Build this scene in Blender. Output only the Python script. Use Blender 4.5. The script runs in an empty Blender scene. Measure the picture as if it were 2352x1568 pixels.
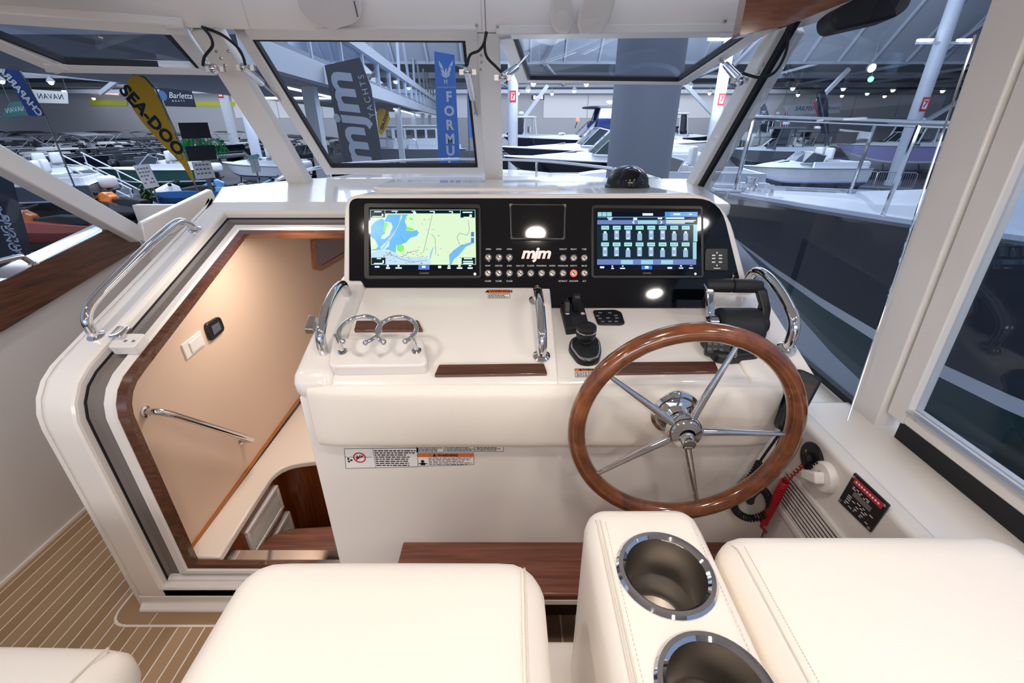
import bpy, math, random
from mathutils import Vector as V, Matrix
random.seed(7)
SC = bpy.context.scene
COL = SC.collection
# ---------------- camera, world, lights, exposure ----------------
FPX = 1030.0; PITCH = math.atan2(500.0, FPX); EYE = 1.6
cd = bpy.data.cameras.new('camera'); cam = bpy.data.objects.new('camera', cd); COL.objects.link(cam)
cd.sensor_width = 36.0; cd.lens = FPX / 2352 * 36.0; cd.clip_start = 0.02; cd.clip_end = 400
cam.location = (0, 0, EYE); cam.rotation_euler = (math.pi / 2 - PITCH, 0, 0)
SC.camera = cam
SC.view_settings.view_transform = 'Standard'; SC.view_settings.look = 'None'
SC.view_settings.gamma = 1.0; SC.view_settings.use_curve_mapping = False
SC.view_settings.exposure = 0.43
w = bpy.data.worlds.new('hall air'); SC.world = w; w.use_nodes = True
w.node_tree.nodes['Background'].inputs[0].default_value = (0.50, 0.60, 0.80, 1)
w.node_tree.nodes['Background'].inputs[1].default_value = 0.75
HALL_Z = -2.4

def area(name, loc, size, power, col, rot=(0, 0, 0), size_y=None):
    l = bpy.data.lights.new(name, 'AREA'); l.energy = power; l.color = col; l.size = size
    if size_y: l.shape = 'RECTANGLE'; l.size_y = size_y
    o = bpy.data.objects.new(name, l); COL.objects.link(o); o.location = loc; o.rotation_euler = rot
    return o
# hall high-bay lighting, bluish, from above, followed by added fills
area('hall_lamp_bank', (-14, 22, 9.5), 14, 2600, (0.78, 0.87, 1.0))
area('hall_lamp_bank', (8, 22, 9.5), 14, 3000, (0.78, 0.87, 1.0))
area('hall_lamp_bank', (12, 56, 6.0), 30, 4000, (0.78, 0.87, 1.0))
area('hall_lamp_bank', (-34, 56, 6.0), 30, 4000, (0.78, 0.87, 1.0))
area('hall_lamp_bank', (4, 5, 9.0), 8, 170, (0.78, 0.87, 1.0))
area('hall_lamp_bank', (-1, -9, 3.0), 7, 190, (1.0, 0.95, 0.90), (math.radians(78), 0, 0), 2.2)  # added warm frontal fill, standing in for unseen hall lamps behind the boat
area('hall_ceiling_fill', (10, 26, 3.6), 10, 6000, (0.78, 0.87, 1.0), (math.pi - .25, 0, 0))  # both upward lamps are added fill to brighten the ribbed ceiling
area('hall_ceiling_fill', (-16, 26, 3.6), 10, 5000, (0.78, 0.87, 1.0), (math.pi - .25, 0, 0))
area('wall_fill', (14, 71, 5.6), 50, 1700, (0.85, 0.90, 1.0), (math.radians(75), 0, 0), 1.5)  # both wall lamps are added fill to brighten the far wall panels
area('wall_fill', (-38, 71, 5.6), 50, 1400, (0.85, 0.90, 1.0), (math.radians(75), 0, 0), 1.5)
# hardtop downlights (positions shared with the fittings built below)
DOWNLIGHTS = [(0.13, 0.40), (1.0, 0.48), (0.98, -0.25), (-0.75, 0.45), (-1.45, 0.9), (-0.1, -0.45), (-0.75, -0.9), (0.3, -1.2)]
for (dx, dy) in DOWNLIGHTS:
    area('downlight_glow', (dx, dy, 2.025), 0.10, 2.7, (1.0, 0.90, 0.81)).data.shape = 'DISK'
area('cabin_glow', (-0.90, 1.75, 1.22), 0.25, 3.2, (1.0, 0.90, 0.80)).data.shape = 'DISK'

# ---------------- pixel / plane helpers ----------------
cP, sP = math.cos(PITCH), math.sin(PITCH)
def ray(u, v): return V((u - 1176, FPX * cP - (v - 784) * sP, -(FPX * sP + (v - 784) * cP)))
EYEV = V((0, 0, EYE))
def P(u, v, X=None, Y=None, Z=None):
    d = ray(u, v)
    t = X / d.x if X is not None else (Y / d.y if Y is not None else (Z - EYE) / d.z)
    return EYEV + d * t
class Frame:
    """a flat surface: origin, two in-plane axes, outward normal"""
    def __init__(s, o, ax, ay):
        s.o = V(o); s.ax = V(ax).normalized(); s.n = s.ax.cross(V(ay)).normalized(); s.ay = s.n.cross(s.ax).normalized()
    def pt(s, a, b, c=0.0): return s.o + s.ax * a + s.ay * b + s.n * c
    def hit(s, u, v):
        d = ray(u, v); t = (s.o - EYEV).dot(s.n) / d.dot(s.n); return EYEV + d * t
    def px(s, u, v):
        q = s.hit(u, v) - s.o; return (q.dot(s.ax), q.dot(s.ay))
    def at(s, u, v, c=0.0): return s.hit(u, v) + s.n * c
    def sub(s, u, v): return Frame(s.hit(u, v), s.ax, s.ay)
    def rot(s, ang):
        c, q = math.cos(ang), math.sin(ang); return Frame(s.o, s.ax * c + s.ay * q, s.ay * c - s.ax * q)

# ---------------- mesh builder ----------------
OFF = {}
def spath(pts, n=6, closed=False):
    pts = [V(p) for p in pts]; out = []; N = len(pts)
    for i in range(N if closed else N - 1):
        if closed: p0, p1, p2, p3 = pts[(i - 1) % N], pts[i], pts[(i + 1) % N], pts[(i + 2) % N]
        else: p0, p1, p2, p3 = pts[max(i - 1, 0)], pts[i], pts[i + 1], pts[min(i + 2, N - 1)]
        for k in range(n):
            t = k / n
            out.append(0.5 * ((2 * p1) + (p2 - p0) * t + (2 * p0 - 5 * p1 + 4 * p2 - p3) * t * t + (3 * p1 - p0 - 3 * p2 + p3) * t ** 3))
    if not closed: out.append(pts[-1])
    return out
def rrect(a0, a1, b0, b1, r, n=4):
    out = []
    for (ca, cb, s) in ((a1 - r, b1 - r, 0), (a0 + r, b1 - r, 1), (a0 + r, b0 + r, 2), (a1 - r, b0 + r, 3)):
        for k in range(n + 1):
            t = (s + k / n) * math.pi / 2; out.append((ca + r * math.cos(t), cb + r * math.sin(t)))
    return out
def rpoly(poly, r, n=4):
    out = []; N = len(poly)
    for i in range(N):
        p = V(poly[i]).to_2d(); a = V(poly[i - 1]).to_2d() - p; b = V(poly[(i + 1) % N]).to_2d() - p
        rr = r[i] if isinstance(r, (list, tuple)) else r
        k = min(rr, a.length * .48, b.length * .48)
        if k < 1e-6: out.append((p.x, p.y)); continue
        q0 = p + a.normalized() * k; q1 = p + b.normalized() * k
        for j in range(n + 1):
            t = j / n; q = q0 * (1 - t) ** 2 + p * 2 * t * (1 - t) + q1 * t * t; out.append((q.x, q.y))
    return out
class MB:
    def __init__(s): s.v = []; s.f = []
    def add(s, vs, fs):
        k = len(s.v); s.v += [V(q) for q in vs]; s.f += [[i + k for i in f] for f in fs]; return s
    def box(s, x0, x1, y0, y1, z0, z1):
        return s.add([(x, y, z) for z in (z0, z1) for y in (y0, y1) for x in (x0, x1)],
                     [(0, 2, 3, 1), (4, 5, 7, 6), (0, 1, 5, 4), (2, 6, 7, 3), (0, 4, 6, 2), (1, 3, 7, 5)])
    def fbox(s, F, a0, a1, b0, b1, c0, c1):
        return s.add([F.pt(a, b, c) for c in (c0, c1) for b in (b0, b1) for a in (a0, a1)],
                     [(0, 2, 3, 1), (4, 5, 7, 6), (0, 1, 5, 4), (2, 6, 7, 3), (0, 4, 6, 2), (1, 3, 7, 5)])
    def bar(s, p, q, wx, wz, up=(0, 0, 1)):
        p, q = V(p), V(q); d = (q - p).normalized(); up = V(up)
        sx = d.cross(up)
        if sx.length < 1e-4: sx = d.cross(V((1, 0, 0)))
        sx.normalize(); sz = sx.cross(d).normalized()
        vs = [e + sx * (i * wx / 2) + sz * (j * wz / 2) for e in (p, q) for (i, j) in ((-1, -1), (1, -1), (1, 1), (-1, 1))]
        return s.add(vs, [(3, 2, 1, 0), (4, 5, 6, 7), (0, 1, 5, 4), (1, 2, 6, 5), (2, 3, 7, 6), (3, 0, 4, 7)])
    def loft(s, rings, cap=True, closed=False):
        n = len(rings[0]); vs = [q for r in rings for q in r]; fs = []; m = len(rings)
        for i in range(m if closed else m - 1):
            for j in range(n):
                a, b = i * n + j, i * n + (j + 1) % n; c, d = ((i + 1) % m) * n + (j + 1) % n, ((i + 1) % m) * n + j
                fs.append((a, b, c, d))
        if cap and not closed: fs.append(tuple(range(n))[::-1]); fs.append(tuple((m - 1) * n + j for j in range(n)))
        return s.add(vs, fs)
    def strip(s, ra, rb):
        n = len(ra); return s.add(list(ra) + list(rb), [(i, i + 1, n + i + 1, n + i) for i in range(n - 1)])
    def prism(s, F, poly, c0, c1, ext=None):
        """polygon in a frame, extruded along the normal (or vector ext)"""
        A = [F.pt(a, b, c0) for a, b in poly]; B = [q + V(ext) for q in A] if ext is not None else [F.pt(a, b, c1) for a, b in poly]
        return s.loft([A, B])
    def pyz(s, prof, x0, x1):
        return s.loft([[(x0, y, z) for y, z in prof], [(x1, y, z) for y, z in prof]])
    def tube(s, path, r, seg=10, closed=False, cap=True):
        path = [V(p) for p in path]; N = len(path); rings = []; prev = None
        for i in range(N):
            if closed: t = path[(i + 1) % N] - path[i - 1]
            else: t = path[min(i + 1, N - 1)] - path[max(i - 1, 0)]
            t.normalize()
            if prev is None:
                u = t.cross(V((0, 0, 1)));
                if u.length < 1e-3: u = t.cross(V((1, 0, 0)))
            else: u = prev - t * prev.dot(t)
            u.normalize(); prev = u; w_ = t.cross(u); rr = r[i] if isinstance(r, (list, tuple)) else r
            rings.append([path[i] + u * (rr * math.cos(2 * math.pi * k / seg)) + w_ * (rr * math.sin(2 * math.pi * k / seg)) for k in range(seg)])
        return s.loft(rings, cap and not closed, closed)
    def lathe(s, prof, o, axis=(0, 0, 1), seg=20, cap=False):
        o = V(o); n = V(axis).normalized(); u = n.cross(V((0, 0, 1)))
        if u.length < 1e-3: u = V((1, 0, 0))
        u.normalize(); w_ = n.cross(u)
        return s.loft([[o + n * h + u * (max(r, 1e-5) * math.cos(2 * math.pi * k / seg)) + w_ * (max(r, 1e-5) * math.sin(2 * math.pi * k / seg)) for k in range(seg)] for r, h in prof], cap)
    def ball(s, o, r, seg=10, sc=(1, 1, 1)):
        o = V(o); rings = []
        for i in range(seg // 2 + 1):
            a = math.pi * i / (seg // 2); rr = max(math.sin(a), 1e-3)
            rings.append([o + V((r * sc[0] * rr * math.cos(2 * math.pi * k / seg), r * sc[1] * rr * math.sin(2 * math.pi * k / seg), -r * sc[2] * math.cos(a))) for k in range(seg)])
        return s.loft(rings)
    def cushion(s, lo, hi, r, crown=0.012, n=10):
        lo, hi = V(lo), V(hi); c = (lo + hi) / 2; h = (hi - lo) / 2; ih = V([max(q - r, 1e-4) for q in h]); key = {}
        vs = []; fs = []
        ts = [math.sin(math.pi / 2 * (2 * i / n - 1)) * .35 + .65 * (2 * i / n - 1) for i in range(n + 1)]
        def vid(p):
            k = tuple(round(q, 6) for q in p)
            if k in key: return key[k]
            q = V([p[i] * h[i] for i in range(3)]); inner = V([max(-ih[i], min(ih[i], q[i])) for i in range(3)])
            d = q - inner
            pos = inner + (d.normalized() * r if d.length > 1e-9 else d)
            for i in range(3):
                if abs(abs(p[i]) - 1) < 1e-6:
                    o_ = [j for j in range(3) if j != i]; pos[i] += math.copysign(crown, p[i]) * (1 - p[o_[0]] ** 2) * (1 - p[o_[1]] ** 2)
            key[k] = len(vs); vs.append(c + pos); return key[k]
        for ax in range(3):
            for sg in (-1, 1):
                for i in range(n):
                    for j in range(n):
                        q = []
                        for (a, b) in ((i, j), (i + 1, j), (i + 1, j + 1), (i, j + 1)):
                            p = [0, 0, 0]; p[ax] = sg; p[(ax + 1) % 3] = ts[a]; p[(ax + 2) % 3] = ts[b]; q.append(vid(p))
                        fs.append(q if sg > 0 else q[::-1])
        return s.add(vs, fs)
    def build(s, name, mat, parent=None, bevel=0, bseg=2, angle=40, sub=0):
        me = bpy.data.meshes.new(name); o_ = OFF.get(parent.as_pointer(), V((0, 0, 0))) if parent else V((0, 0, 0))
        me.from_pydata([tuple(q - o_) for q in s.v], [], [tuple(f) for f in s.f]); me.validate()
        import bmesh
        bm = bmesh.new(); bm.from_mesh(me); bmesh.ops.recalc_face_normals(bm, faces=bm.faces); bm.to_mesh(me); bm.free()
        me.polygons.foreach_set('use_smooth', [True] * len(me.polygons)); me.set_sharp_from_angle(angle=math.radians(angle))
        me.materials.append(mat); o = bpy.data.objects.new(name, me); COL.objects.link(o)
        if bevel:
            m = o.modifiers.new('bevel', 'BEVEL'); m.width = bevel; m.segments = bseg; m.limit_method = 'ANGLE'; m.angle_limit = math.radians(35); m.harden_normals = False
        if sub:
            m = o.modifiers.new('sub', 'SUBSURF'); m.levels = sub; m.render_levels = sub
        if parent: o.parent = parent; OFF[o.as_pointer()] = o_
        return o
def thing(name, label, cat, loc, group=None):
    o = bpy.data.objects.new(name, None); COL.objects.link(o); o.location = loc; o.empty_display_size = .05
    o['label'] = label; o['category'] = cat
    if group: o['group'] = group
    OFF[o.as_pointer()] = V(loc); return o
def struct(name, loc=(0, 0, 0)):
    o = bpy.data.objects.new(name, None); COL.objects.link(o); o.location = loc; o['kind'] = 'structure'; OFF[o.as_pointer()] = V(loc); return o
def tag(o, label, cat, group=None, kind=None):
    o['label'] = label; o['category'] = cat
    if group: o['group'] = group
    if kind: o['kind'] = kind
    return o
def skind(o): o['kind'] = 'structure'; return o
def lab(o, t): o['label'] = t; return o
def dup(root, loc=None, rotz=None, label=None, group=None, scale=None):
    def cp(o, par):
        c = o.copy(); COL.objects.link(c)
        if par: c.parent = par
        for ch in list(o.children): cp(ch, c)
        return c
    r = cp(root, None)
    if loc is not None: r.location = loc
    if rotz is not None: r.rotation_euler = (0, 0, rotz)
    if scale is not None: r.scale = (scale, scale, scale)
    if label: r['label'] = label
    if group: r['group'] = group
    return r

# ---------------- materials ----------------
def lin(h):
    h = h.lstrip('#'); c = [int(h[i:i + 2], 16) / 255 for i in (0, 2, 4)]
    return tuple(q / 12.92 if q <= .04045 else ((q + .055) / 1.055) ** 2.4 for q in c) + (1,)
MC = {}
def mat(name, col, rough=.5, metal=0, coat=0, emit=0, spec=.5, bump=0, bscale=200, vary=0):
    if name in MC: return MC[name]
    m = bpy.data.materials.new(name); m.use_nodes = True; nt = m.node_tree; b = nt.nodes['Principled BSDF']
    c = lin(col) if isinstance(col, str) else tuple(col) + (1,)
    b.inputs['Base Color'].default_value = c; b.inputs['Roughness'].default_value = rough; b.inputs['Metallic'].default_value = metal
    b.inputs['Coat Weight'].default_value = coat; b.inputs['Coat Roughness'].default_value = .04; b.inputs['Specular IOR Level'].default_value = spec
    if emit: b.inputs['Base Color'].default_value = tuple(q * .08 for q in c[:3]) + (1,); b.inputs['Emission Color'].default_value = c; b.inputs['Emission Strength'].default_value = emit
    if bump or vary:
        tc = nt.nodes.new('ShaderNodeTexCoord'); nz = nt.nodes.new('ShaderNodeTexNoise'); nz.inputs['Scale'].default_value = bscale; nz.inputs['Detail'].default_value = 4
        nt.links.new(tc.outputs['Object'], nz.inputs['Vector'])
        if bump:
            bp = nt.nodes.new('ShaderNodeBump'); bp.inputs['Strength'].default_value = bump; bp.inputs['Distance'].default_value = .002
            nt.links.new(nz.outputs['Fac'], bp.inputs['Height']); nt.links.new(bp.outputs['Normal'], b.inputs['Normal'])
        if vary:
            mx = nt.nodes.new('ShaderNodeMix'); mx.data_type = 'RGBA'; mx.inputs['A'].default_value = tuple(q * (1 - vary) for q in c[:3]) + (1,); mx.inputs['B'].default_value = tuple(min(1, q * (1 + vary)) for q in c[:3]) + (1,)
            nt.links.new(nz.outputs['Fac'], mx.inputs['Factor']); nt.links.new(mx.outputs['Result'], b.inputs['Base Color'])
    MC[name] = m; return m
def wood(name, dark, light, axis='X', rough=.25, coat=.8, scale=1.0):
    if name in MC: return MC[name]
    m = bpy.data.materials.new(name); m.use_nodes = True; nt = m.node_tree; b = nt.nodes['Principled BSDF']
    tc = nt.nodes.new('ShaderNodeTexCoord'); mp = nt.nodes.new('ShaderNodeMapping')
    st = {'X': (3, 60, 60), 'Y': (60, 3, 60), 'Z': (60, 60, 3), 'R': (14, 14, 14)}[axis]
    mp.inputs['Scale'].default_value = tuple(q * scale for q in st)
    nz = nt.nodes.new('ShaderNodeTexNoise'); nz.inputs['Scale'].default_value = 1.6; nz.inputs['Detail'].default_value = 6; nz.inputs['Distortion'].default_value = .6
    cr = nt.nodes.new('ShaderNodeValToRGB'); cr.color_ramp.elements[0].color = lin(dark); cr.color_ramp.elements[1].color = lin(light)
    cr.color_ramp.elements[0].position = .3; cr.color_ramp.elements[1].position = .72
    nt.links.new(tc.outputs['Object'], mp.inputs['Vector']); nt.links.new(mp.outputs['Vector'], nz.inputs['Vector']); nt.links.new(nz.outputs['Fac'], cr.inputs['Fac']); nt.links.new(cr.outputs['Color'], b.inputs['Base Color'])
    b.inputs['Roughness'].default_value = rough; b.inputs['Coat Weight'].default_value = coat; b.inputs['Coat Roughness'].default_value = .06
    MC[name] = m; return m
def glass(name, tint, refl=1.0):
    if name in MC: return MC[name]
    m = bpy.data.materials.new(name); m.use_nodes = True; nt = m.node_tree; nt.nodes.remove(nt.nodes['Principled BSDF'])
    tr = nt.nodes.new('ShaderNodeBsdfTransparent'); tr.inputs[0].default_value = lin(tint); gl = nt.nodes.new('ShaderNodeBsdfGlossy'); gl.inputs['Roughness'].default_value = .01
    gl.inputs['Color'].default_value = (refl, refl, refl, 1)
    lw = nt.nodes.new('ShaderNodeLayerWeight'); lw.inputs['Blend'].default_value = .5; pw = nt.nodes.new('ShaderNodeMath'); pw.operation = 'POWER'; pw.inputs[1].default_value = 5
    fr = nt.nodes.new('ShaderNodeMath'); fr.operation = 'MULTIPLY_ADD'; fr.inputs[1].default_value = .95; fr.inputs[2].default_value = .025
    nt.links.new(lw.outputs['Facing'], pw.inputs[0]); nt.links.new(pw.outputs[0], fr.inputs[0]); mx = nt.nodes.new('ShaderNodeMixShader')
    nt.links.new(fr.outputs[0], mx.inputs[0]); nt.links.new(tr.outputs[0], mx.inputs[1]); nt.links.new(gl.outputs[0], mx.inputs[2]); nt.links.new(mx.outputs[0], nt.nodes['Material Output'].inputs[0])
    MC[name] = m; return m
GEL = mat('gelcoat', '#eee8e1', .22, coat=.6)
GELD = mat('gelcoat_matte', '#ded8d2', .5)
PAINT = mat('white_paint_frame', '#e6e1dc', .32, coat=.2)
VINYL = mat('white_vinyl', '#f4ece1', .42, bump=.15, bscale=420)
SEAM = mat('seam_thread', '#dcd4c8', .7)
CHROME = mat('chrome', '#d8d8da', .05, 1)
STEEL = mat('brushed_steel', '#b9b4ae', .3, 1)
for n_ in STEEL.node_tree.nodes:
    if n_.type == 'BSDF_PRINCIPLED': n_.inputs['Anisotropic'].default_value = .7
BLACK = mat('black_plastic', '#101114', .38)
BLKM = mat('black_matte', '#15161a', .6)
GLOSS = mat('black_gloss_panel', '#04060c', .05, coat=0.0)
HEAD = mat('header_lining', '#f6efe8', .5)
GREYM = mat('grey_channel', '#77706c', .45)
RUB = mat('black_gasket', '#0b0c10', .6)
DKWOOD = wood('dark_walnut', '#3e2013', '#653a22', 'X')
DKWOODY = wood('dark_walnut_long', '#3e2013', '#6b3c22', 'Y')
STEPW = wood('walnut_step', '#5e3322', '#8c5642', 'X', .4, .2)
RIMW = wood('varnished_teak', '#5a2a10', '#8c4f22', 'R', .18, 1.0)
CABW = wood('cabin_teak', '#642d10', '#8a4720', 'Z', .3, .5)
TAN = mat('tan_wall_lining', '#d9bda6', .7, bump=.1, bscale=150)
LINE = mat('orange_teak_trim', '#b06a2a', .35)
TEXTW = mat('white_print', '#e8e8ea', .5)
TEXTK = mat('black_print', '#18181a', .6)
ORANGE = mat('orange_print', '#e8762c', .5)
LABELW = mat('white_sticker', '#efedea', .5)
REDP = mat('red_print', '#c22634', .5)
GLASS = glass('tinted_glass', '#eff2f6')
GLASS2 = glass('side_glass', '#e0e6ed')

FONTC = {}
def text(body, F, a, b, size, m, parent, c=.001, rot=0, shear=0, mirror=False, bold=0, name='lettering', depth=.0004, space=1.0, ax='CENTER', wscale=1.0):
    cu = bpy.data.curves.new('txt', 'FONT'); cu.body = body; cu.size = size; cu.align_x = ax; cu.align_y = 'CENTER'; cu.shear = shear
    cu.extrude = depth; cu.offset = bold; cu.space_character = space; cu.resolution_u = 3; cu.space_line = .85
    t = bpy.data.objects.new('txt', cu); me = bpy.data.meshes.new_from_object(t); bpy.data.objects.remove(t); bpy.data.curves.remove(cu)
    mb = MB(); cr, sr = math.cos(rot), math.sin(rot)
    for vt in me.vertices:
        x, y, z = vt.co; x *= wscale
        if mirror: x = -x
        mb.v.append(F.pt(a + x * cr - y * sr, b + x * sr + y * cr, c + z))
    mb.f = [list(p.vertices) for p in me.polygons]; bpy.data.meshes.remove(me)
    return mb.build(name, m, parent)
def lines(F, a0, a1, b0, b1, rows, m, parent, c, name='fine_print', seed=1, fill=.5):
    """rows of short print dashes too small to read"""
    rnd = random.Random(seed); mb = MB(); h = (b1 - b0) / rows
    for r in range(rows):
        x = a0; end = a1 - rnd.random() * (a1 - a0) * .25
        while x < end:
            l = (a1 - a0) * rnd.uniform(.04, .14); mb.fbox(F, x, min(x + l, end), b0 + h * r + h * (1 - fill) / 2, b0 + h * (r + 1) - h * (1 - fill) / 2, c - .0002, c); x += l + (a1 - a0) * .02
    return mb.build(name, m, parent)
# ======================= boat structure =======================
# --- cockpit floor: white caulk bed with single teak-look planks ---
fl = struct('floor', (-1.0, 1.0, 0))
CAULK = mat('white_caulk', '#f0e8de', .6)
MB().box(-2.0, -1.36, -1.2, 2.39, -.06, -.0012).box(-1.36, 0.9, -1.2, 1.03, -.06, -.0012).build('floor_bed', CAULK, fl)
PLK = [mat('teak_plank_%d' % i, c, .6, bump=.25, bscale=260, vary=.06) for i, c in enumerate(('#ab8b68', '#a38360', '#af906d'))]
x = -1.985; k = 0; base = None
while x < .78:
    mb = MB().box(x, x + .0418, -1.15, 2.38 if x < -1.42 else 1.0, -.012, 0)
    mb.build('plank', PLK[k % 3], fl); x += .0475; k += 1
# border board round the foot of the companionway frame, outlined in caulk
Ff = Frame((0, 0, 0), (1, 0, 0), (0, 1, 0))
bord = rpoly([(-1.44, .985), (-.3, .985), (-.3, 1.3), (-1.44, 1.3)], [.075, 0, 0, .0], 6)
MB().prism(Ff, bord, -.002, .0018).build('border_caulk', CAULK, fl)
bord = rpoly([(-1.432, .993), (-1.29, .993), (-1.29, 1.3), (-1.432, 1.3)], [.068, 0, 0, .0], 6)
MB().prism(Ff, bord, -.002, .003).build('plank', PLK[1], fl)
MB().box(-1.286, -.3, .993, 1.3, -.002, .003).build('plank', PLK[1], fl)
# raised helm platform
pf = struct('trim_1', (0, .5, .2))
MB().box(-.42, .742, -1.15, .925, .003, .188).build('platform_box', GEL, pf)
MB().box(-.42, .742, -1.15, .925, .188, .197).build('floor_bed', CAULK, pf)
x = -.415; k = 0
PLD = [mat('platform_plank_%d' % i, c, .6, bump=.25, bscale=260) for i, c in enumerate(('#8d6f58', '#84674f'))]
while x < .70:
    MB().box(x, x + .0425, -1.15, .915, .190, .2).build('plank', PLD[k % 2], pf); x += .0475; k += 1
# --- port wall, coaming board, bulkhead ---
Fw = Frame((-1.97, 0, 0), (0, 1, 0), (0, 0, 1))          # normal points inboard
wl = struct('wall_left', (-2.0, 1.2, 0))
MB().prism(Fw, [(-1.2, -.01), (2.6, -.01), (2.6, 1.16), (2.33, 1.02), (1.57, .89), (-1.2, .60)], -.05, 0).build('wall_panel', GELD, wl)
MB().bar((-1.966, -1.2, .006), (-1.966, 2.1, .006), .012, .012).build('cove_trim', CAULK, wl)
wb = tag(MB().prism(Fw, rpoly([(-1.2, .60), (1.57, .89), (2.335, 1.02), (2.30, 1.165), (1.66, 1.065), (-1.2, .76)], .004), -.09, .03).build('coaming_board', DKWOODY, None, .006, 3),
         'long varnished dark wood coaming board along the port window', 'board')
MB().box(-1.97, -1.36, 2.40, 2.44, -.05, 1.22).build('wall_front', GELD)['kind'] = 'structure'
# --- companionway: moulded frame folded over the aft face and the sloped hatch rail ---
dr = struct('door_1', (-1.0, 1.06, 0))
FILL = []
def surf(s):
    """point on the folded frame surface: aft face up, rounded corner, hatch slope"""
    z1 = .80; sl = V((1.01, .355)).normalized(); p1 = V((1.06, z1)); R = .17
    th = math.atan2(sl.y, sl.x); arc = R * (math.pi / 2 - th)
    if s <= z1: return V((0, 1.06, s)), V((0, -1, 0))
    if s <= z1 + arc:
        a = math.pi - (s - z1) / R; c = V((1.06 + R, z1)); return V((0, c.x + R * math.cos(a), c.y + R * math.sin(a))), V((0, math.cos(a), math.sin(a)))
    a = math.pi - arc / R; c = V((1.06 + R, z1)); q = V((c.x + R * math.cos(a), c.y + R * math.sin(a))) + sl * (s - z1 - arc)
    return V((0, q.x, q.y)), V((0, -sl.y, sl.x))
LS = .80 + .17 * (math.pi / 2 - math.atan2(.355, 1.01)) + .985
X0, XR = -1.355, -.56
def ring(i, d, sb=.045):
    out = []; n = 30
    def q(x, s):
        p, nn = surf(s); p = p + nn * d; p.x = x; return p
    for j in range(4): out.append(q(XR + (X0 + i - XR) * j / 4, sb + i * .6))
    for j in range(n + 1): out.append(q(X0 + i, sb + i * .6 + (LS - i - sb - i * .6) * j / n))
    for j in range(1, 5): out.append(q(X0 + i + (XR - X0 - i) * j / 4, LS - i))
    return out
def bandm(prof, name, m):
    mb = MB(); rs = [ring(i, d) for i, d in prof]
    for a, b in zip(rs, rs[1:]): mb.strip(a, b)
    return mb.build(name, m, dr, angle=50)
bandm([(-.0, -.10), (0, -.012), (.004, -.003), (.014, 0), (.088, 0), (.096, -.004), (.098, -.012), (.098, -.04)], 'outer_frame', GEL)
bandm([(.097, -.03), (.103, -.03), (.103, -.05)], 'gasket', RUB)
bandm([(.102, -.034), (.112, -.045), (.152, -.045)], 'channel', GREYM)
bandm([(.151, -.05), (.151, -.036), (.156, -.031), (.180, -.031), (.186, -.036), (.186, -.06)], 'inner_frame', PAINT)
bandm([(.185, -.038), (.212, -.042), (.213, -.062)], 'wood_trim', DKWOOD)
# lower part of the frame down to the deck, with its foot
MB().pyz([(1.035, 0), (1.035, .012), (1.058, .03), (1.058, .06), (1.14, .06), (1.14, 0)], X0, XR).build('frame_foot', GEL, dr, .005)
MB().pyz([(1.085, .075), (1.085, .115), (1.10, .122), (1.195, .122), (1.195, .075)], X0 + .105, XR).build('sill', PAINT, dr, .003)
MB().box(X0 + .13, XR, 1.105, 1.20, .1225, .127).build('sill_plate', CHROME, dr)
MB().box(X0 + .10, XR, 1.060, 1.088, .062, .092).build('gasket', RUB, dr)
# outboard side of the frame (the side facing the port wall)
side = [tuple(surf(s_)[0])[1:] for s_ in [LS * j / 40 for j in range(41)]]
MB().pyz(side + [(2.10, 1.30), (2.10, 0)], X0 - .012, X0 + .002).build('outer_side', GEL, dr)
# hatch latch on the slope, small bracket with a steel tongue
lt = thing('hatch_latch', 'white hatch latch bracket with steel tongue on the sloped companionway rail', 'latch', (X0 + .13, 1.38, 1.05))
def slope_frame(s, x):
    p, n = surf(s); p.x = x; return Frame(p, (1, 0, 0), n.cross(V((1, 0, 0))))
Fs = slope_frame(1.10, X0 + .125)
MB().prism(Fs, rrect(-.012, .07, -.03, .03, .008), -.03, .004).build('bracket', PAINT, lt, .003)
MB().fbox(Fs, -.02, .02, .0, .05, .0, .02).build('tongue', CHROME, lt, .004)
for a_ in (.03, .055):
    MB().lathe([(.005, 0), (.005, .002), (0, .0025)], Fs.pt(a_, -.005, .004), Fs.n, 8).build('screw', STEEL, lt)
# --- cabin seen through the companionway ---
cw = struct('wall_cabin_port', (-1.2, 1.8, .17))
cw.name = 'wall_port'
Fc = Frame((-1.2, 0, 0), (0, 1, 0), (0, 0, 1))
MB().prism(Fc, [(1.12, .16), (3.3, .25), (3.3, 1.08), (2.5, 1.18), (2.0, 1.18), (1.25, .92), (1.13, .80)], -.03, 0).build('wall_lining', TAN, cw)
MB().bar((-1.196, 1.15, .178), (-1.196, 3.28, .245), .010, .012).build('trim_strip', LINE, cw)
MB().box(-1.2, -.5, 3.28, 3.32, -.7, 1.12).build('wall_back', TAN)['kind'] = 'structure'
sh = tag(MB().prism(Frame((0, 0, 0), (1, 0, 0), (0, 1, 0)), rpoly([(-1.2, 1.13), (-1.07, 1.13), (-1.085, 1.62), (-.56, 1.72), (-.56, 3.28), (-1.2, 3.28)], [0, 0, .1, 0, 0, 0], 6), .145, .175).build('galley_counter', mat('counter_white', '#f0e2d4', .3), None, .006),
         'white counter shelf inside the cabin below the tan wall', 'counter')
cb = thing('galley_cabinet', 'reddish teak cabinet face below the white cabin counter', 'cabinet', (-1.1, 1.5, -.7))
MB().prism(Frame((0, 0, 0), (1, 0, 0), (0, 1, 0)), [(-1.2, 1.14), (-1.085, 1.14), (-1.10, 1.66), (-.57, 1.75), (-.57, 2.48), (-1.2, 2.48)], -.7, .144).build('cabinet_body', CABW, cb)
Fv = Frame((-1.089, 0, 0), (0, 1, 0), (0, 0, 1))
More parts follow.
